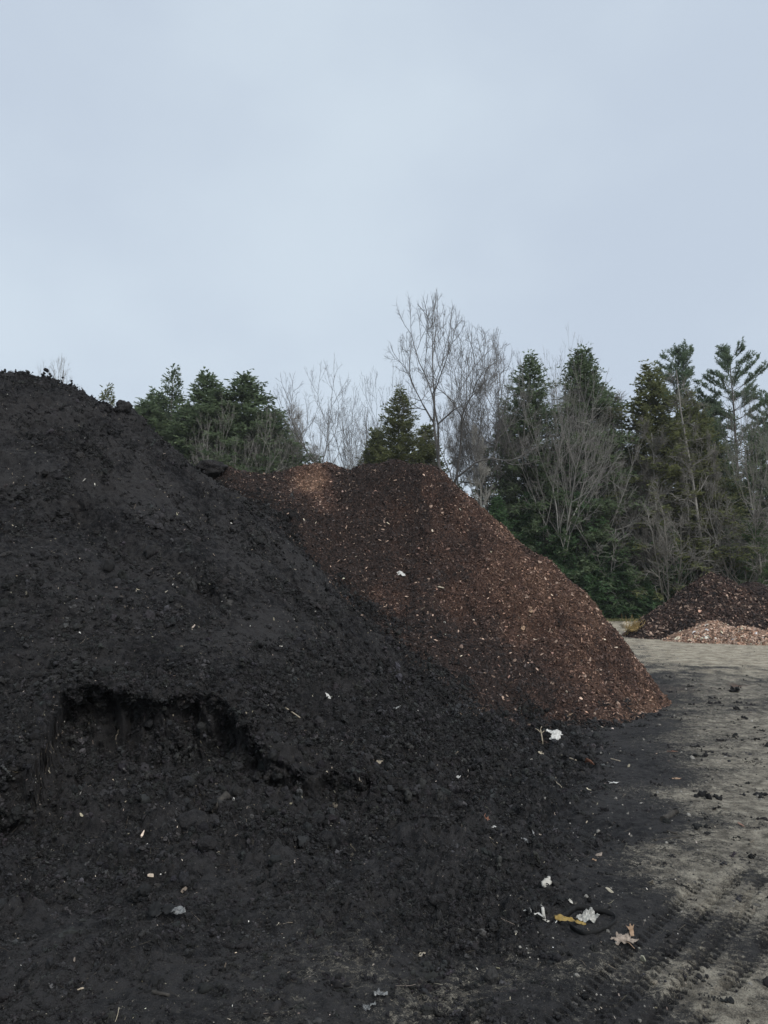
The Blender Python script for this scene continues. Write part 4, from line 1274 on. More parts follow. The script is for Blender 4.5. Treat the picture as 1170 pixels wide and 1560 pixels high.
tree('snag', 1060, 560, 50, 'stout grey trunk with dead side limbs above the pointed heap', wide=0.88, rot=3.0, barkm='bark_grey', twig='bark_brown')
tree('maple2', 1140, 575, 52, 'bare tree with pale straight trunk near the right edge', wide=0.52, rot=5.0, barkm='bark_pale', twig='bark_brown')
tree('scrub', 930, 715, 49, 'grey brushy scrub above the green understorey', 'shrub', 1.0, .3, barkm='bark_grey', name='bare_shrub')
tree('scrub', 1010, 730, 48.5, 'brown brushy scrub left behind the pointed heap', 'shrub', 1.1, 1.3, barkm='bark_brown', name='bare_shrub')
tree('scrub', 1125, 730, 49, 'brown brushy scrub behind the rounded heap', 'shrub', 1.1, 3.3, barkm='bark_brown', name='bare_shrub')
# --- green understorey
U = 'young hemlock '
tree('hemwide', 762, 752, 48, U + 'low behind the right shoulder of the mulch pile', leaf='under', wide=1.0, rot=.3)
tree('hemwide', 808, 745, 49.5, U + 'next to the foot of the leaning pale tree', leaf='under', wide=1.0, rot=1.3)
tree('hem1', 872, 640, 51, U + 'tall and dark behind the leaning pale tree', leaf='under', wide=1.25, rot=2.3)
tree('hemwide', 850, 800, 48.2, U + 'low and spreading over the middle of the mulch slope', leaf='under', wide=1.2, rot=3.3)
tree('hemwide', 905, 800, 48.4, U + 'full and green above the right toe of the mulch pile', leaf='under', wide=1.1, rot=4.3)
tree('hemwide', 945, 838, 47.8, U + 'bushy, standing left of the straw at the pointed heap', leaf='under', wide=1.3, rot=5.3)
tree('hemwide', 890, 870, 47.6, U + 'lowest, hugging the edge of the mulch pile', leaf='under', wide=1.5, rot=.8)
tree('hemwide', 985, 875, 47.8, U + 'small and low, right behind the straw clump', leaf='under', wide=1.3, rot=1.8)
tree('hem1', 940, 700, 54, U + 'deep in shade behind the green understorey', leaf='under', wide=1.2, rot=2.8)
tree('hem1', 1000, 740, 56, U + 'in shade behind the brown scrub, left one', leaf='under', wide=1.4, rot=3.8)
tree('hem1', 1060, 720, 57, U + 'in shade behind the brown scrub, middle one', leaf='under', wide=1.4, rot=4.8)
tree('hem1', 1120, 730, 56, U + 'in shade behind the brown scrub, right one', leaf='under', wide=1.4, rot=5.8)
tree('hemthin', 1075, 640, 54, 'gappy evergreen straight above the pointed heap', leaf='hemlock', wide=1.3, rot=.4)
tree('hemthin', 1150, 650, 54, 'gappy evergreen above the rounded heap', leaf='hemlock', wide=1.3, rot=2.4)
tree('hemwide', 1015, 790, 49.5, U + 'low and green behind the left slope of the pointed heap', leaf='under', wide=1.0, rot=2.9)
tree('hemwide', 1100, 800, 50, U + 'low and green between the two heaps', leaf='under', wide=1.0, rot=3.9)
tree('slim', 1042, 640, 49.5, 'straight pale trunk left of the stout grey one', wide=.45, rot=.6, barkm='bark_pale', twig='bark_brown')
tree('slim', 1088, 650, 49.8, 'straight pale trunk right of the stout grey one', wide=.45, rot=1.6, barkm='bark_pale', twig='bark_brown')
tree('slim', 978, 670, 49.3, 'thin straight trunk left of the thin pale one', wide=.4, rot=2.6, barkm='bark_pale', twig='bark_brown')
tree('pinelow', 1158, 790, 47.5, 'bright green young pine behind the rounded heap at the right edge', leaf='bright', wide=1.0, rot=.5)

# deep woods behind everything: one mass of low evergreens and trunks
def far_woods():
    rg = np.random.default_rng(99)
    ch, cf, ct = [], [], []
    th, tf = [], []
    lo = [hemlock_meshes(300 + k, 11, .05, .22, .26, .1, .25, .35, 2.2) for k in range(3)]
    off = offt = 0
    def arr(me):
        v = np.zeros(len(me.vertices) * 3, np.float32); me.vertices.foreach_get('co', v)
        f = np.zeros(len(me.loops), np.int32); me.loops.foreach_get('vertex_index', f)
        return v.reshape(-1, 3), f.reshape(-1, 4)
    data = []
    for tm, cm in lo:
        v, f = arr(cm); t = np.zeros(len(v), np.float32); cm.attributes['tint'].data.foreach_get('value', t)
        data.append((arr(tm), v, f, t))
    for k in range(34):
        u = -60 + k * 40 + rg.uniform(-15, 15)
        Y = rg.uniform(64, 74)
        vt = rg.uniform(700, 765) if u > 700 else rg.uniform(690, 760)
        x, y, z = at_y(u, vt, Y)
        (tv, tff), v, f, t = data[k % 3]
        a = rg.uniform(0, 6.28); c, s = math.cos(a), math.sin(a)
        m = np.array([[c, -s, 0], [s, c, 0], [0, 0, 1]]) * np.array([[1.35], [1.35], [1]]) * z
        ch.append(v @ m.T + np.array([x, y, 0])); cf.append(f + off); ct.append(t * .6); off += len(v)
        th.append(tv @ m.T + np.array([x, y, 0])); tf.append(tff + offt); offt += len(tv)
    e = empty('far_woods', (0, 66, 0)); tag(e, 'dark mass of deep evergreen woods closing off the gaps behind the trees', 'woods', None, 'stuff')
    for nm, V, F, at_, mt in (('foliage', np.concatenate(ch), np.concatenate(cf), {'tint': np.concatenate(ct)}, M['hemlock']), ('trunks', np.concatenate(th), np.concatenate(tf), None, M['bark_dark'])):
        o = link(nm, mesh_np(nm, V - np.array([0, 66, 0]), F, at_, False), mt, e)
        o['kind'] = 'stuff'
far_woods()

def grass_strip():
    rg = np.random.default_rng(5)
    n = 9000
    x = rg.uniform(8, 26, n); y = rg.normal(46.6, .7, n)
    o = np.stack([x, y, np.zeros(n)], 1)
    d = np.stack([rg.normal(0, .05, n), rg.normal(0, .05, n), rg.uniform(.06, .22, n)], 1)
    s = nrm(np.cross(d, rg.normal(0, 1, (n, 3)))) * .012
    b = Blades(); b.add(o, d, s, rg.random(n))
    V, F, t = b.arrays()
    tag(link('grass', mesh_np('grass', V, F, {'tint': t}, False), M['grass']), 'thin strip of dry grass along the foot of the woods', 'grass', None, 'stuff')
grass_strip()

# ================================================================== SINGLE THINGS LYING ABOUT
bpy.context.view_layer.update()
_dg = bpy.context.evaluated_depsgraph_get()
SURF = [GROUND, LOAM, BROWN, HEAP1, HEAP2, HEAP3]
def hit(u, v):
    d = Vector(ray(u, v)).normalized(); o = Vector((0, 0, EYE))
    best = None
    for s in SURF:
        ok, p, n, i = s.ray_cast(o, d, distance=200, depsgraph=_dg)
        if ok and (best is None or (p - o).length < best[2]):
            best = (p, n, (p - o).length)
    if best is None:
        return hit(u, v + 3)
    p, n, dist = best
    if n.z < 0: n = -n
    return p, n, dist / FPX            # point, normal, metres per photo pixel
def upright(n, keep=.6):
    """soften a noisy local normal towards straight up"""
    return (n.normalized() * (1 - keep) + Vector((0, 0, 1)) * keep).normalized()
def frame(n, yaw):
    q = Vector((0, 0, 1)).rotation_difference(n)
    return (q.to_matrix() @ Matrix.Rotation(yaw, 3, 'Z')).to_euler()

def sheet(outline, amp, seed, thick=.0015, cell=14, freq=2.2, curl=0.0):
    """a crumpled flat piece with the given outline (local metres), with thickness"""
    O = np.array(outline, float)
    lo, hi = O.min(0), O.max(0); size = max(hi - lo)
    nx = max(4, int(cell * (hi[0] - lo[0]) / size) + 2); ny = max(4, int(cell * (hi[1] - lo[1]) / size) + 2)
    gx, gy_ = np.meshgrid(np.linspace(lo[0], hi[0], nx), np.linspace(lo[1], hi[1], ny), indexing='ij')
    def inside(x, y):
        r = np.zeros(x.shape, bool); j = len(O) - 1
        for i in range(len(O)):
            xi, yi = O[i]; xj, yj = O[j]
            c = ((yi > y) != (yj > y)) & (x < (xj - xi) * (y - yi) / (yj - yi + 1e-12) + xi)
            r ^= c; j = i
        return r
    # pull outside grid corners on to the outline so that the border is clean
    X, Yv = gx.copy(), gy_.copy()
    ins = inside(X, Yv)
    E = np.concatenate([O, O[:1]])
    for i, j in zip(*np.where(~ins)):
        p = np.array([X[i, j], Yv[i, j]]); bd = 9e9
        for k in range(len(O)):
            a, b = E[k], E[k + 1]; t = np.clip(np.dot(p - a, b - a) / (np.dot(b - a, b - a) + 1e-12), 0, 1)
            q = a + t * (b - a); dd = np.sum((p - q) ** 2)
            if dd < bd: bd = dd; bq = q
        X[i, j], Yv[i, j] = bq
    cx = (gx[:-1, :-1] + gx[1:, 1:]) / 2; cy = (gy_[:-1, :-1] + gy_[1:, 1:]) / 2
    near = inside(cx, cy)
    s = 1 / size
    P3 = np.stack([X * s, Yv * s, 0 * X], -1)
    Z = amp * (fbm3(P3 + seed, freq, 3, .6, seed) + .6 * np.abs(fbm3(P3 + seed + 3, freq * 2.4, 2, .6, seed + 9))) + curl * ((X * s) ** 2 + (Yv * s) ** 2) * size
    top = np.stack([X, Yv, Z + thick], -1).reshape(-1, 3); bot = np.stack([X, Yv, Z], -1).reshape(-1, 3)
    n = nx * ny
    F = []
    cells = set(zip(*np.where(near)))
    for (i, j) in cells:
        a, b, c, d = i * ny + j, (i + 1) * ny + j, (i + 1) * ny + j + 1, i * ny + j + 1
        F.append([a, b, c, d]); F.append([n + d, n + c, n + b, n + a])
        for (q, e0, e1) in (((i, j - 1), a, b), ((i + 1, j), b, c), ((i, j + 1), c, d), ((i - 1, j), d, a)):
            if q not in cells: F.append([e0, n + e0, n + e1, e1])
    V = np.concatenate([top, bot])
    me = bpy.data.meshes.new('sheet'); 
    used = sorted({i for f in F for i in f}); mp_ = {o: i for i, o in enumerate(used)}
    me.from_pydata([tuple(V[i]) for i in used], [], [[mp_[i] for i in f] for f in F])
    for p in me.polygons: p.use_smooth = True
    return me
def tube_mesh(pts, rad, sides=8, seed=0, rough=.0):
    T = Tubes(); T.add(np.array(pts, float), np.array(rad, float), sides)
    V, F = T.arrays()
    n = len(pts)
    if rough:
        rg = np.random.default_rng(seed); V = V + rg.normal(0, rough, V.shape)
    me = bpy.data.meshes.new('tube')
    faces = [list(map(int, f)) for f in F] + [list(range(sides))[::-1], list(range((n - 1) * sides, n * sides))]
    me.from_pydata([tuple(v) for v in V], [], faces)
    for p in me.polygons: p.use_smooth = len(p.vertices) == 4
    return me
def ribbon_mesh(pts, width, thick):
    """flat band standing on edge or lying, pts (n,3), width vector per point (n,3)"""
    P = np.array(pts, float); W = np.array(width, float)
    T = np.gradient(P, axis=0); Nn = nrm(np.cross(T, W)) * thick
    V = np.stack([P - W / 2 - Nn, P + W / 2 - Nn, P + W / 2 + Nn, P - W / 2 + Nn], 1).reshape(-1, 3)
    F = []
    for i in range(len(P) - 1):
        for k in range(4):
            a = i * 4 + k; b = i * 4 + (k + 1) % 4
            F.append([a, b, b + 4, a + 4])
    m = (len(P) - 1) * 4
    F += [[3, 2, 1, 0], [m, m + 1, m + 2, m + 3]]
    me = bpy.data.meshes.new('band'); me.from_pydata([tuple(v) for v in V], [], F)
    for p in me.polygons: p.use_smooth = True
    return me

M['white'] = simple_mat('white_plastic', (.30, .29, .265), (.62, .61, .58), 40, .55, .4)
M['dirty_white'] = simple_mat('dirty_white_plastic', (.24, .225, .19), (.58, .55, .49), 25, .6, .4)
M['film'] = simple_mat('dull_plastic_film', (.13, .13, .125), (.27, .265, .25), 22, .4, .5)
M['silver'] = simple_mat('silver_foil', (.13, .13, .12), (.42, .41, .37), 45, .35, .6)
M['clear'] = simple_mat('clear_film', (.03, .03, .03), (.22, .22, .21), 70, .25, .6)
M['yellow'] = simple_mat('yellow_wrapper', (.14, .09, .02), (.32, .215, .05), 40, .45, .5)
M['rubber'] = simple_mat('black_rubber', (.008, .008, .008), (.018, .018, .018), 30, .75, .2)
M['drygrey'] = simple_mat('dry_maple_leaf', (.15, .12, .095), (.34, .28, .23), 60, .8, .2)
M['dryleaf'] = simple_mat('tan_dry_leaf', (.20, .13, .08), (.36, .25, .17), 30, .8, .2)
M['wood'] = simple_mat('weathered_wood', (.09, .075, .055), (.20, .17, .13), 30, .85, .2)
M['darkwood'] = simple_mat('soil_stained_wood', (.028, .026, .024), (.065, .058, .05), 25, .9, .2)
M['palewood'] = simple_mat('pale_bare_wood', (.25, .21, .15), (.45, .39, .30), 30, .8, .2)
M['redscrap'] = simple_mat('red_brown_scrap', (.12, .05, .03), (.28, .13, .08), 30, .7, .3)
M['straw'] = simple_mat('straw', (.22, .15, .06), (.42, .31, .14), 20, .85, .2)

def blob_outline(w_, h_, seed, n=11, jag=.25):
    rg = np.random.default_rng(seed)
    return [(math.cos(k * 6.283 / n) * w_ / 2 * (1 + rg.normal(0, jag)), math.sin(k * 6.283 / n) * h_ / 2 * (1 + rg.normal(0, jag))) for k in range(n)]
def scrap(name, u, v, wpx, hpx, mat, label, cat, seed, amp=.22, yaw=0.0, jag=.25, n=11, keep=.3, curl=0, stretch=1.5, lift=.4):
    """a torn flat piece lying on the soil at a spot of the photograph"""
    p, nrml, m = hit(u, v)
    w_, h_ = wpx * m * .88, hpx * m * stretch * .88
    me = sheet(blob_outline(w_, h_, seed, n, jag), amp * min(w_, h_), seed, .0012, 12, 2.2, curl)
    o = link(name, me, M[mat])
    o.location = p + Vector((0, 0, 1)) * lift * .25 * min(w_, h_)
    o.rotation_euler = frame(upright(nrml, keep), yaw)
    return tag(o, label, cat)

def toward(n, k):
    """normal leaned towards the camera so that the piece shows its face"""
    return (n + Vector((0, -k, 0))).normalized()

def stick(name, a, b, rpx, mat, label, seed=0, bend=.06, cat='stick', lift=.6, taper=.75, sides=7):
    pa, na, ma = hit(*a); pb, nb_, mb = hit(*b)
    r = rpx * (ma + mb) / 2
    rg = np.random.default_rng(seed)
    n = 7
    P0, P1 = np.array(pa), np.array(pb)
    Ln = np.linalg.norm(P1 - P0)
    c = (P0 + P1) / 2
    pts = []
    off = np.zeros(3)
    for i in range(n):
        t = i / (n - 1)
        pts.append(P0 + (P1 - P0) * t + rg.normal(0, bend * Ln * .3, 3) * np.array([1, 1, .3]) * math.sin(math.pi * t) + np.array([0, 0, r * lift]) - c)
    rad = [r * (1 - (1 - taper) * i / (n - 1)) * rg.uniform(.88, 1.1) for i in range(n)]
    o = link(name, tube_mesh(pts, rad, sides, seed, r * .05), M[mat])
    o.location = Vector(c)
    return tag(o, label, cat)

def lump(name, u, v, wpx, hpx, seed, label, mat='soil', cat='clod', dx=1.0, rough=.5):
    import bmesh
    p, n, m = hit(u, v)
    bm = bmesh.new(); bmesh.ops.create_icosphere(bm, subdivisions=4, radius=1)
    C = np.array([q.co[:] for q in bm.verts])
    f = 1 + rough * fbm3(C + seed, 1.0, 3, .55, seed) + .28 * rough * fbm3(C + seed, 4.5, 3, .65, seed + 5)
    C = C * f[:, None] * np.array([wpx, (wpx + hpx) * .5, hpx]) * m / 2
    for q, c in zip(bm.verts, C): q.co = c
    me = bpy.data.meshes.new(name); bm.to_mesh(me); bm.free()
    for q in me.polygons: q.use_smooth = True
    o = link(name, me, M[mat]); o.location = p + Vector((0, 0, hpx * m * .32))
    return tag(o, label, cat)

# --- torn white bag with a dry stalk beside it
def torn_bag():
    p, n, m = hit(842, 1128)
    e = empty('torn_bag', p + Vector((0, -.05, .07)))
    ol = [(-.5, .25), (-.36, .36), (-.05, .28), (.2, .38), (.5, .26), (.42, .12), (.58, .06), (.38, -.02), (.44, -.2), (.15, -.34), (-.12, -.4), (-.3, -.3), (-.12, -.12), (-.1, .06), (-.3, .14)]
    k = 24 * m
    o = link('film', sheet([(a * k, b * k * .95) for a, b in ol], .22 * k * .5, 3, .0015, 18, 3.0), M['white'], e)
    o.rotation_euler = (R(52), R(4), R(-6))
    o2 = link('fold', sheet([(a * k * .5, b * k * .45) for a, b in blob_outline(1, 1, 8)], .2 * k * .5, 5, .0015, 10, 3.0), M['white'], e)
    o2.rotation_euler = (R(30), R(-14), R(30)); o2.location = (k * .1, -k * .12, -.02)
    tag(e, 'bright white torn plastic bag at the foot of the mulch pile', 'plastic bag')
torn_bag()
def stalk():
    p, n, m = hit(827, 1137)
    L_ = 24 * m
    e = empty('dry_stalk', p)
    link('stem', tube_mesh([(0, 0, -.03), (-.004, 0, L_ * .35), (-.012, .004, L_ * .7), (-.02, .01, L_)], [.009, .008, .007, .005], 6, 1, .0006), M['palewood'], e)
    for k, (a, b) in enumerate((((-.02, .01, L_ * .8), (-.075, .02, L_ * 1.02)), ((-.016, .006, L_ * .72), (.02, .0, L_ * .9)), ((-.02, .01, L_), (-.005, .01, L_ * 1.15)))):
        link('side_shoot', tube_mesh([a, tuple((np.array(a) + np.array(b)) / 2 + .004), b], [.006, .005, .004], 5, k), M['palewood'], e)
    tag(e, 'short tan dry stalk standing beside the torn white bag', 'stalk')
stalk()
# --- white, grey and tan scraps
scrap('plastic_scrap', 498, 1061, 15, 6, 'white', 'white elongated scrap high on the loam above the dug hollow', 'scrap', 11, .2, -.5, .2)
scrap('plastic_scrap', 698, 1184, 9, 5, 'white', 'small bright white scrap on the loam apron below the pile', 'scrap', 12, .25)
scrap('plastic_scrap', 752, 1262, 15, 9, 'white', 'white folded scrap next to a small red-brown tuft', 'scrap', 13, .35, .2)
scrap('plastic_film', 803, 1286, 20, 18, 'film', 'grey crinkled film scrap with a torn upright corner', 'plastic film', 14, .3, .3, .3, 7)
scrap('plastic_film', 815, 1276, 9, 18, 'film', 'olive-grey torn corner standing behind the grey film scrap', 'plastic film', 15, .3, .1, .3, 6, .1)
scrap('leaf', 913, 1303, 15, 8, 'drygrey', 'pale star-shaped dry leaf near the start of the bare yard', 'leaf', 16, .25, .3, .45, 10)
scrap('leaf', 905, 1311, 9, 5, 'dryleaf', 'small tan leaf just below the pale star-shaped leaf', 'leaf', 17, .25, .9, .3)
scrap('plastic_scrap', 936, 1194, 15, 7, 'white', 'ragged white scrap with a hole right of the brown curled strip', 'scrap', 18, .35, .2, .5, 12)
scrap('paper_scrap', 869, 1374, 8, 8, 'dirty_white', 'tiny pale triangular scrap above the black rubber loop', 'scrap', 20, .3, .2, .25, 5)
scrap('leaf', 643, 1454, 13, 6, 'palewood', 'small cream leaf on the packed soil in the foreground', 'leaf', 21, .3, -.3, .25)
scrap('leaf', 703, 1090, 10, 4, 'dryleaf', 'small tan leaf on the black slope near the mulch edge', 'leaf', 22, .3, -.4)
scrap('leaf', 603, 1080, 20, 7, 'film', 'grey curled leaf on the loam slope right of the white scrap', 'leaf', 23, .4, .2, .3, 9)
scrap('wood_chip', 824, 1148, 10, 6, 'palewood', 'pinkish pale chip just below the torn white bag', 'wood chip', 24, .3)
scrap('leaf', 511, 1226, 10, 11, 'wood', 'upright grey-tan leaf in the dug hollow floor', 'leaf', 25, .3, .3, .25, 6, .1)
scrap('wood_chip', 578, 1162, 14, 5, 'palewood', 'pale split chip on the right rim of the dug hollow', 'wood chip', 26, .3, -.5)
scrap('plastic_scrap', 609, 876, 16, 9, 'white', 'pair-like white scrap on the middle of the mulch pile', 'scrap', 27, .4, -.4, .4, 9)
scrap('leaf', 808, 930, 10, 8, 'dryleaf', 'tan leaf on the dark right half of the mulch pile', 'leaf', 28, .3)
scrap('wood_chip', 671, 895, 6, 14, 'palewood', 'long cream splinter on the middle of the mulch pile', 'wood chip', 29, .15, .5, .12)
scrap('paper_scrap', 28, 878, 8, 6, 'palewood', 'tiny pinkish scrap at the far left of the black face', 'scrap', 30, .2)
scrap('paper_scrap', 380, 943, 6, 5, 'dirty_white', 'tiny white scrap low on the middle of the black face', 'scrap', 31, .25)
scrap('paper_scrap', 427, 985, 8, 4, 'dirty_white', 'tiny white scrap on the black face above the dug hollow', 'scrap', 32, .25)
scrap('paper_scrap', 128, 732, 7, 5, 'dirty_white', 'tiny pale scrap high on the upper black face', 'scrap', 33, .25)
scrap('leaf', 944, 893, 8, 12, 'dryleaf', 'tan leaf close to the right ridge of the mulch pile', 'leaf', 34, .3)
scrap('wood_chip', 797, 958, 8, 6, 'dryleaf', 'orange-tan chip in the dark band of the mulch pile', 'wood chip', 35, .3)
scrap('leaf', 742, 1249, 14, 10, 'redscrap', 'red-brown tuft behind the white folded scrap', 'leaf', 36, .5, .6, .4)
scrap('leaf', 1024, 1146, 16, 5, 'redscrap', 'reddish leaf litter where the dark soil meets the bare yard', 'leaf', 37, .5, .3, .45)
scrap('leaf', 1031, 1187, 12, 5, 'dryleaf', 'tan chip on the soil edge below the reddish litter', 'leaf', 38, .4, .2, .4)
scrap('leaf', 867, 1091, 12, 14, 'dryleaf', 'curled brown leaf at the foot of the mulch pile', 'leaf', 39, .5, .6, .25, 8, .1)
def bottle_scrap():
    p, n, m = hit(833, 1349)
    k = 20 * m
    e = empty('crushed_bottle', p + Vector((0, 0, .018)))
    zs = [(-.5, .12), (-.42, .24), (-.25, .30), (-.05, .27), (.12, .29), (.28, .2), (.36, .12), (.42, .13), (.5, .12)]
    o = link('bottle_body', tube_mesh([(x * k * .3 + .004 * math.sin(i * 2.1), x * k * 1.15, 0.004 * math.cos(i * 1.7)) for i, (x, r) in enumerate(zs)], [r * k * .95 for x, r in zs], 10, 5, .0022), M['dirty_white'], e)
    o.scale = (1, 1, .6)
    link('cap', tube_mesh([(.15 * k, .56 * k, 0), (.165 * k, .64 * k, 0)], [.13 * k, .125 * k], 10), M['white'], e)
    e.rotation_euler = frame(toward(upright(n, .5), .3), -.15)
    tag(e, 'dirty white crushed piece lying upright above the black rubber loop', 'bottle')
bottle_scrap()
def strips():
    for (pts, lab, sd_) in (([(797, 1388), (806, 1394), (814, 1402), (820, 1402), (828, 1401)], 'bent white plastic strip left of the yellow wrapper', 1),
                            ([(824, 1386), (827, 1393), (829, 1401), (836, 1411)], 'narrow grey-white strip crossing the bent white strip', 2)):
        H_ = [hit(*q) for q in pts]; m = H_[0][2]
        P0 = np.array([np.array(h[0]) for h in H_]); c = P0.mean(0)
        P0[:, 2] = np.linspace(P0[:, 2].mean(), P0[:, 2].mean(), len(P0)) + .02 + .006 * np.sin(np.arange(len(P0)) * 2.0)
        wd = np.array([.35, .9, 1, .8, .3])[:len(P0)] * 4.2 * m
        T = nrm(np.gradient(P0, axis=0)); W = nrm(np.cross(T, np.array([[0, -.6, 1.0]]))) * wd[:, None]
        o = link('plastic_strip', ribbon_mesh(P0 - c, W, .0008), M['white' if sd_ == 1 else 'dirty_white']); o.location = Vector(c)
        tag(o, lab, 'plastic strip')
strips()
def wrapper():
    p, n, m = hit(882, 1406)
    e = empty('snack_wrapper', p + Vector((0, 0, .015)))
    k = m
    y = link('yellow_end', sheet([(-31 * k, 6 * k), (-22 * k, 8 * k), (-12 * k, 5 * k), (-4 * k, 0 * k), (10 * k, -7 * k), (4 * k, -9 * k), (-10 * k, -4 * k), (-26 * k, -5 * k), (-31 * k, 0)], 8 * k, 4, .001, 18, 3.0), M['yellow'], e)
    y.rotation_euler = (R(28), 0, 0)
    s_ = link('silver_film', sheet([(-5 * k, 0), (1 * k, 5 * k), (6 * k, 4 * k), (10 * k, 11 * k), (15 * k, 9 * k), (18 * k, 14 * k), (24 * k, 11 * k), (23 * k, 5 * k), (28 * k, 1 * k), (22 * k, -3 * k), (19 * k, -8 * k), (12 * k, -5 * k), (6 * k, -8 * k), (2 * k, -4 * k)], 10 * k, 7, .001, 30, 3.6), M['silver'], e)
    s_.rotation_euler = (R(30), 0, 0); s_.location = (0, .005, .008)
    tag(e, 'crumpled wrapper, yellow at one end and silver at the other, inside the rubber loop', 'wrapper')
wrapper()
def loop():
    def band(name, pts, hpx, lab, cat, thick=.002):
        H_ = [hit(*q) for q in pts]; m = H_[0][2]
        P0 = np.array([np.array(h[0]) for h in H_])
        # smooth the run
        t = np.linspace(0, len(P0) - 1, len(P0) * 5)
        z0 = P0[:, 2].mean()
        Q = np.stack([np.interp(t, np.arange(len(P0)), P0[:, i]) for i in range(3)], 1)
        for _ in range(6): Q[1:-1] = (Q[:-2] + 2 * Q[1:-1] + Q[2:]) / 4
        Q[:, 2] = z0 + hpx * m * .42 + .006 * np.sin(np.linspace(0, 9, len(Q)))
        c = Q.mean(0)
        lean = np.stack([.25 * np.sin(np.linspace(0, 5, len(Q))), .25 * np.cos(np.linspace(0, 5, len(Q))), np.ones(len(Q))], 1)
        o = link(name, ribbon_mesh(Q - c, nrm(lean) * hpx * m, thick), M['rubber']); o.location = Vector(c)
        tag(o, lab, cat)
    band('rubber_loop', [(855, 1408), (868, 1400), (880, 1390), (900, 1391), (925, 1393), (937, 1396), (938, 1404), (930, 1413), (915, 1421), (895, 1426), (878, 1424), (868, 1416)], 8, 'black rubber band lying in an open loop around the wrapper', 'rubber band')
    band('rubber_strap', [(826, 1396), (833, 1391), (839, 1382), (846, 1378), (853, 1381)], 4.5, 'short curved black strap left of the rubber loop', 'strap')
loop()
def maple_leaf():
    p, n, m = hit(951, 1440)
    lobes = [(0, .0, .16), (28, .36, .36), (50, .62, .6), (62, .40, .4), (85, .95, .9), (105, .42, .42), (122, .70, .7), (145, .38, .38), (165, .55, .55), (180, .2, .2)]
    pts = []
    rg = np.random.default_rng(4)
    prof = [(-90, .22), (-72, .5), (-58, .72), (-46, .56), (-34, .74), (-20, .95), (-14, 1.12), (-4, .78), (8, .62), (20, .82), (32, .9), (40, 1.05), (50, .72), (62, .58), (76, .8), (88, 1.1), (98, .86), (110, .66), (122, .6), (138, .86), (150, .98), (160, .7), (172, .56), (186, .82), (196, 1.0), (206, .7), (220, .52), (238, .66), (256, .44)]
    k = 18 * m
    for a, r in prof:
        pts.append((math.cos(R(a)) * r * k, math.sin(R(a)) * r * k * .95))
    e = empty('maple_leaf', p + Vector((0, 0, .018)))
    link('blade', sheet(pts, .42 * k, 12, .0008, 40, 3.4, .10), M['drygrey'], e)
    link('leaf_stem', tube_mesh([(0, -.1 * k, .002), (.05 * k, -.5 * k, .008), (.12 * k, -1.0 * k, .0)], [.0022, .0018, .0016], 5), M['dryleaf'], e)
    e.rotation_euler = frame(toward(upright(n, .9), .05), .35)
    tag(e, 'large curled dry maple leaf, grey-tan, right of the rubber loop', 'leaf')
    # its brown companion behind
    p, n, m = hit(962, 1427)
    k = 7 * m
    o = link('leaf', sheet([(-.5 * k, -k), (.3 * k, -k), (.5 * k, .2 * k), (.9 * k, k), (.3 * k, .6 * k), (0, 1.2 * k), (-.3 * k, .5 * k), (-.9 * k, .9 * k), (-.5 * k, 0)], .3 * k, 8, .0008, 14, 2.5), M['dryleaf'])
    o.location = p + Vector((0, .0, .03)); o.rotation_euler = (R(62), 0, R(12))
    tag(o, 'small brown leaf standing up behind the large maple leaf', 'leaf')
maple_leaf()
def clear_film():
    for (u, v, w_, h_, sd_, lab) in ((581, 1517, 16, 14, 3, 'shiny clear film scrap, upper of two on the packed foreground soil'), (563, 1535, 17, 11, 6, 'shiny clear film scrap, lower of two on the packed foreground soil')):
        o = scrap('plastic_film', u, v, w_, h_, 'clear', lab, 'plastic film', sd_ + 60, .55, .5, .45, 10)
clear_film()
def twisted_plastic():
    p, n, m = hit(252, 1394)
    k = 60 * m
    e = empty('twisted_plastic', p + Vector((0, 0, .02)))
    for j, (x, y, w_, h_, rx, sd_) in enumerate(((-.25, .12, .5, .3, 40, 2), (.05, .0, .55, .26, 25, 5), (.32, -.14, .36, .2, 35, 9))):
        o = link('fold', sheet(blob_outline(w_ * k, h_ * k, sd_ + 70, 12, .35), .09 * k, sd_, .0015, 16, 3), M['clear'] if j == 2 else M['rubber'], e)
        o.location = (x * k, y * k, .006 * j); o.rotation_euler = (R(rx), R(-8), R(-28))
    tag(e, 'dark twisted plastic scrap on the rough soil in the left foreground', 'plastic scrap')
twisted_plastic()
# --- sticks and stumps
stick('log', (318, 1240), (347, 1214), 6.5, 'darkwood', 'short soil-covered log on the floor of the dug hollow', 3, .03, 'log', .5, .85, 9)
stick('log', (1010, 1251), (1030, 1238), 4.2, 'darkwood', 'short dark log on the edge of the bare yard', 4, .03, 'log', .5, .9, 9)
stick('stick', (997, 1281), (1035, 1276), 1.6, 'darkwood', 'flat dark stick below the short log on the yard edge', 5, .03)
stick('stick', (1016, 1268), (1032, 1271), 2.2, 'darkwood', 'stubby dark bark piece between the log and the flat stick', 6, .03)
stick('stick', (435, 1079), (457, 1094), 1.3, 'palewood', 'straight tan stick on the loam above the dug hollow', 7, .04)
stick('stick', (366, 1081), (376, 1088), 1.6, 'palewood', 'stubby pale stick on the lip of the dug hollow', 8, .03)
stick('twig', (843, 1188), (856, 1200), .8, 'palewood', 'thin pale twig on the apron below the torn bag', 9, .05, 'twig')
stick('stick', (855, 1151), (878, 1159), 1.2, 'palewood', 'thin pale stick touching the brown curled strip', 10, .06)
stick('twig', (930, 1156), (945, 1160), .8, 'palewood', 'thin straw-coloured twig right of the brown curled strip', 11, .05, 'twig')
stick('twig', (744, 1275), (758, 1285), .8, 'palewood', 'thin twig below the white folded scrap', 12, .05, 'twig')
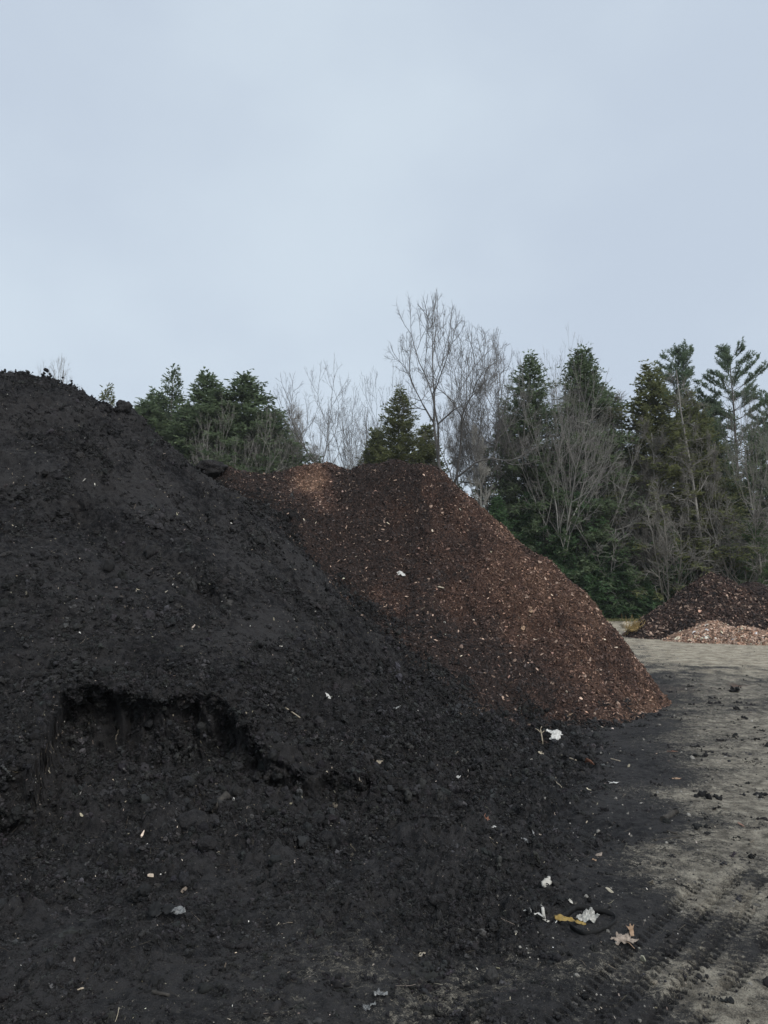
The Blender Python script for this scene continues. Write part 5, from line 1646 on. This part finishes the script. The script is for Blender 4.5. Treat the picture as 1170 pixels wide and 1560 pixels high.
stick('twig', (893, 1254), (904, 1240), .8, 'palewood', 'thin pale twig leaning on soil lumps near the yard edge', 13, .05, 'twig')
stick('twig', (70, 1278), (80, 1300), .9, 'wood', 'curved grey root at the left on the floor before the dark wall', 14, .16, 'root')
stick('twig', (176, 1128), (181, 1108), .9, 'wood', 'short pale root hanging in the dug hollow', 15, .14, 'root')
stick('stick', (232, 1513), (258, 1518), 2.5, 'darkwood', 'short dark stick at the bottom left', 16, .05)
stick('twig', (425, 1409), (446, 1406), .9, 'wood', 'curved dry stalk on the soil in the middle foreground', 17, .12, 'twig')
stick('twig', (543, 1172), (548, 1190), .9, 'palewood', 'short pale stalk upright on the right side of the dug hollow', 18, .06, 'twig')
stick('stick', (640, 930), (662, 917), .8, 'wood', 'thin twig crossing the mulch pile left of the cream splinter', 19, .05)
def brown_strip():
    H_ = [hit(*q) for q in ((876, 1157), (884, 1159), (892, 1163), (899, 1167), (905, 1170))]
    m = H_[0][2]
    P0 = np.array([np.array(h[0]) for h in H_]); P0[:, 2] = np.linspace(P0[0, 2], P0[-1, 2], 5) + .03
    c = P0.mean(0)
    W = nrm(np.array([[.2, -.5, 1], [.2, -.6, 1], [.1, -.7, 1], [.1, -.8, .8], [.1, -.9, .6]])) * np.array([[7], [10], [10], [7], [2]]) * m
    e = empty('curled_strip', Vector(c))
    link('dark_half', ribbon_mesh((P0 - c)[:3], W[:3], .002), M['rubber'], e)
    link('brown_half', ribbon_mesh((P0 - c)[2:] + np.array([0, -.003, .001]), W[2:], .002), M['redscrap'], e)
    tag(e, 'curled bark-like strip, dark at one end and red-brown at the other', 'bark strip')
brown_strip()
# --- notable clods
lump('soil_clod', 296, 1262, 42, 30, 3, 'largest rounded clod on the floor below the dug hollow')
lump('soil_clod', 316, 1294, 26, 22, 5, 'rounded clod just below the largest one')
lump('soil_clod', 484, 1256, 24, 16, 7, 'brownish clod below the right part of the dug hollow')
lump('soil_clod', 510, 1116, 26, 20, 9, 'rounded clod on the right rim of the dug hollow')
lump('soil_clod', 668, 1378, 24, 16, 11, 'smooth oval clod in the middle foreground')
lump('soil_clod', 358, 1052, 22, 16, 13, 'rounded clod on the top lip of the dug hollow')
lump('soil_clod', 496, 1285, 22, 20, 15, 'clod right below the brownish one')
lump('soil_clod', 188, 628, 22, 20, 17, 'knobbly lump standing up on the crest of the black pile', 'soil', 'clod', 1, .8)
lump('soil_clod', 322, 724, 44, 26, 19, 'dark lump where the black slope meets the mulch top', 'soil', 'clod', 1, .9)
# --- straw clump and pale block beside the pointed heap
def straw_clump():
    p, n, m = hit(966, 962)
    rg = np.random.default_rng(8)
    e = empty('straw_clump', p)
    T = Tubes()
    for k in range(170):
        a = rg.normal(0, .15, 3) * np.array([1, .7, 0]); a[2] = abs(rg.normal(0, .14))
        d = nrm(rg.normal(0, 1, 3) + np.array([.2, 0, .8])) * rg.uniform(.12, .36)
        T.add(np.array([a, a + d * .5 + rg.normal(0, .02, 3), a + d]), np.array([.010, .009, .006]), 3)
    V, F = T.arrays()
    o = link('stalks', mesh_np('stalks', V, F), M['straw'], e); o['kind'] = 'stuff'
    link('root_mass', lump_mesh(.2, .16, 3), M['straw'], e)
    tag(e, 'yellow straw clump at the left foot of the pointed mulch heap', 'straw')
def lump_mesh(w_, h_, seed):
    import bmesh
    bm = bmesh.new(); bmesh.ops.create_icosphere(bm, subdivisions=3, radius=1)
    for q in bm.verts:
        f = 1 + .6 * float(fbm3(np.array(q.co)[None] + seed, 1.4, 3, .6, seed)[0])
        q.co = Vector((q.co.x * w_ * f, q.co.y * w_ * .8 * f, (q.co.z * .8 + .5) * h_ * f))
    me = bpy.data.meshes.new('lump'); bm.to_mesh(me); bm.free()
    return me
straw_clump()
lump('stump_block', 953, 957, 14, 12, 23, 'pale sawn stump piece left of the straw clump', 'palewood', 'stump', 1, .35)

# ================================================================== damp air
def haze():
    x0, x1, y0, y1, z0, z1 = -150, 150, -60, 200, -1.5, 32
    V = [(x, y, z) for z in (z0, z1) for y in (y0, y1) for x in (x0, x1)]
    F = [(0, 2, 3, 1), (4, 5, 7, 6), (0, 1, 5, 4), (2, 6, 7, 3), (0, 4, 6, 2), (1, 3, 7, 5)]
    me = bpy.data.meshes.new('haze'); me.from_pydata(V, [], F)
    m = bpy.data.materials.new('damp_air'); m.use_nodes = True
    m.node_tree.nodes.clear()
    out = m.node_tree.nodes.new('ShaderNodeOutputMaterial'); pv = m.node_tree.nodes.new('ShaderNodeVolumePrincipled')
    pv.inputs['Color'].default_value = (.93, .96, 1, 1); pv.inputs['Density'].default_value = 0.00032
    m.node_tree.links.new(pv.outputs[0], out.inputs['Volume'])
    tag(link('haze', me, m), 'thin damp haze filling the air over the yard', 'haze', None, 'stuff')
haze()
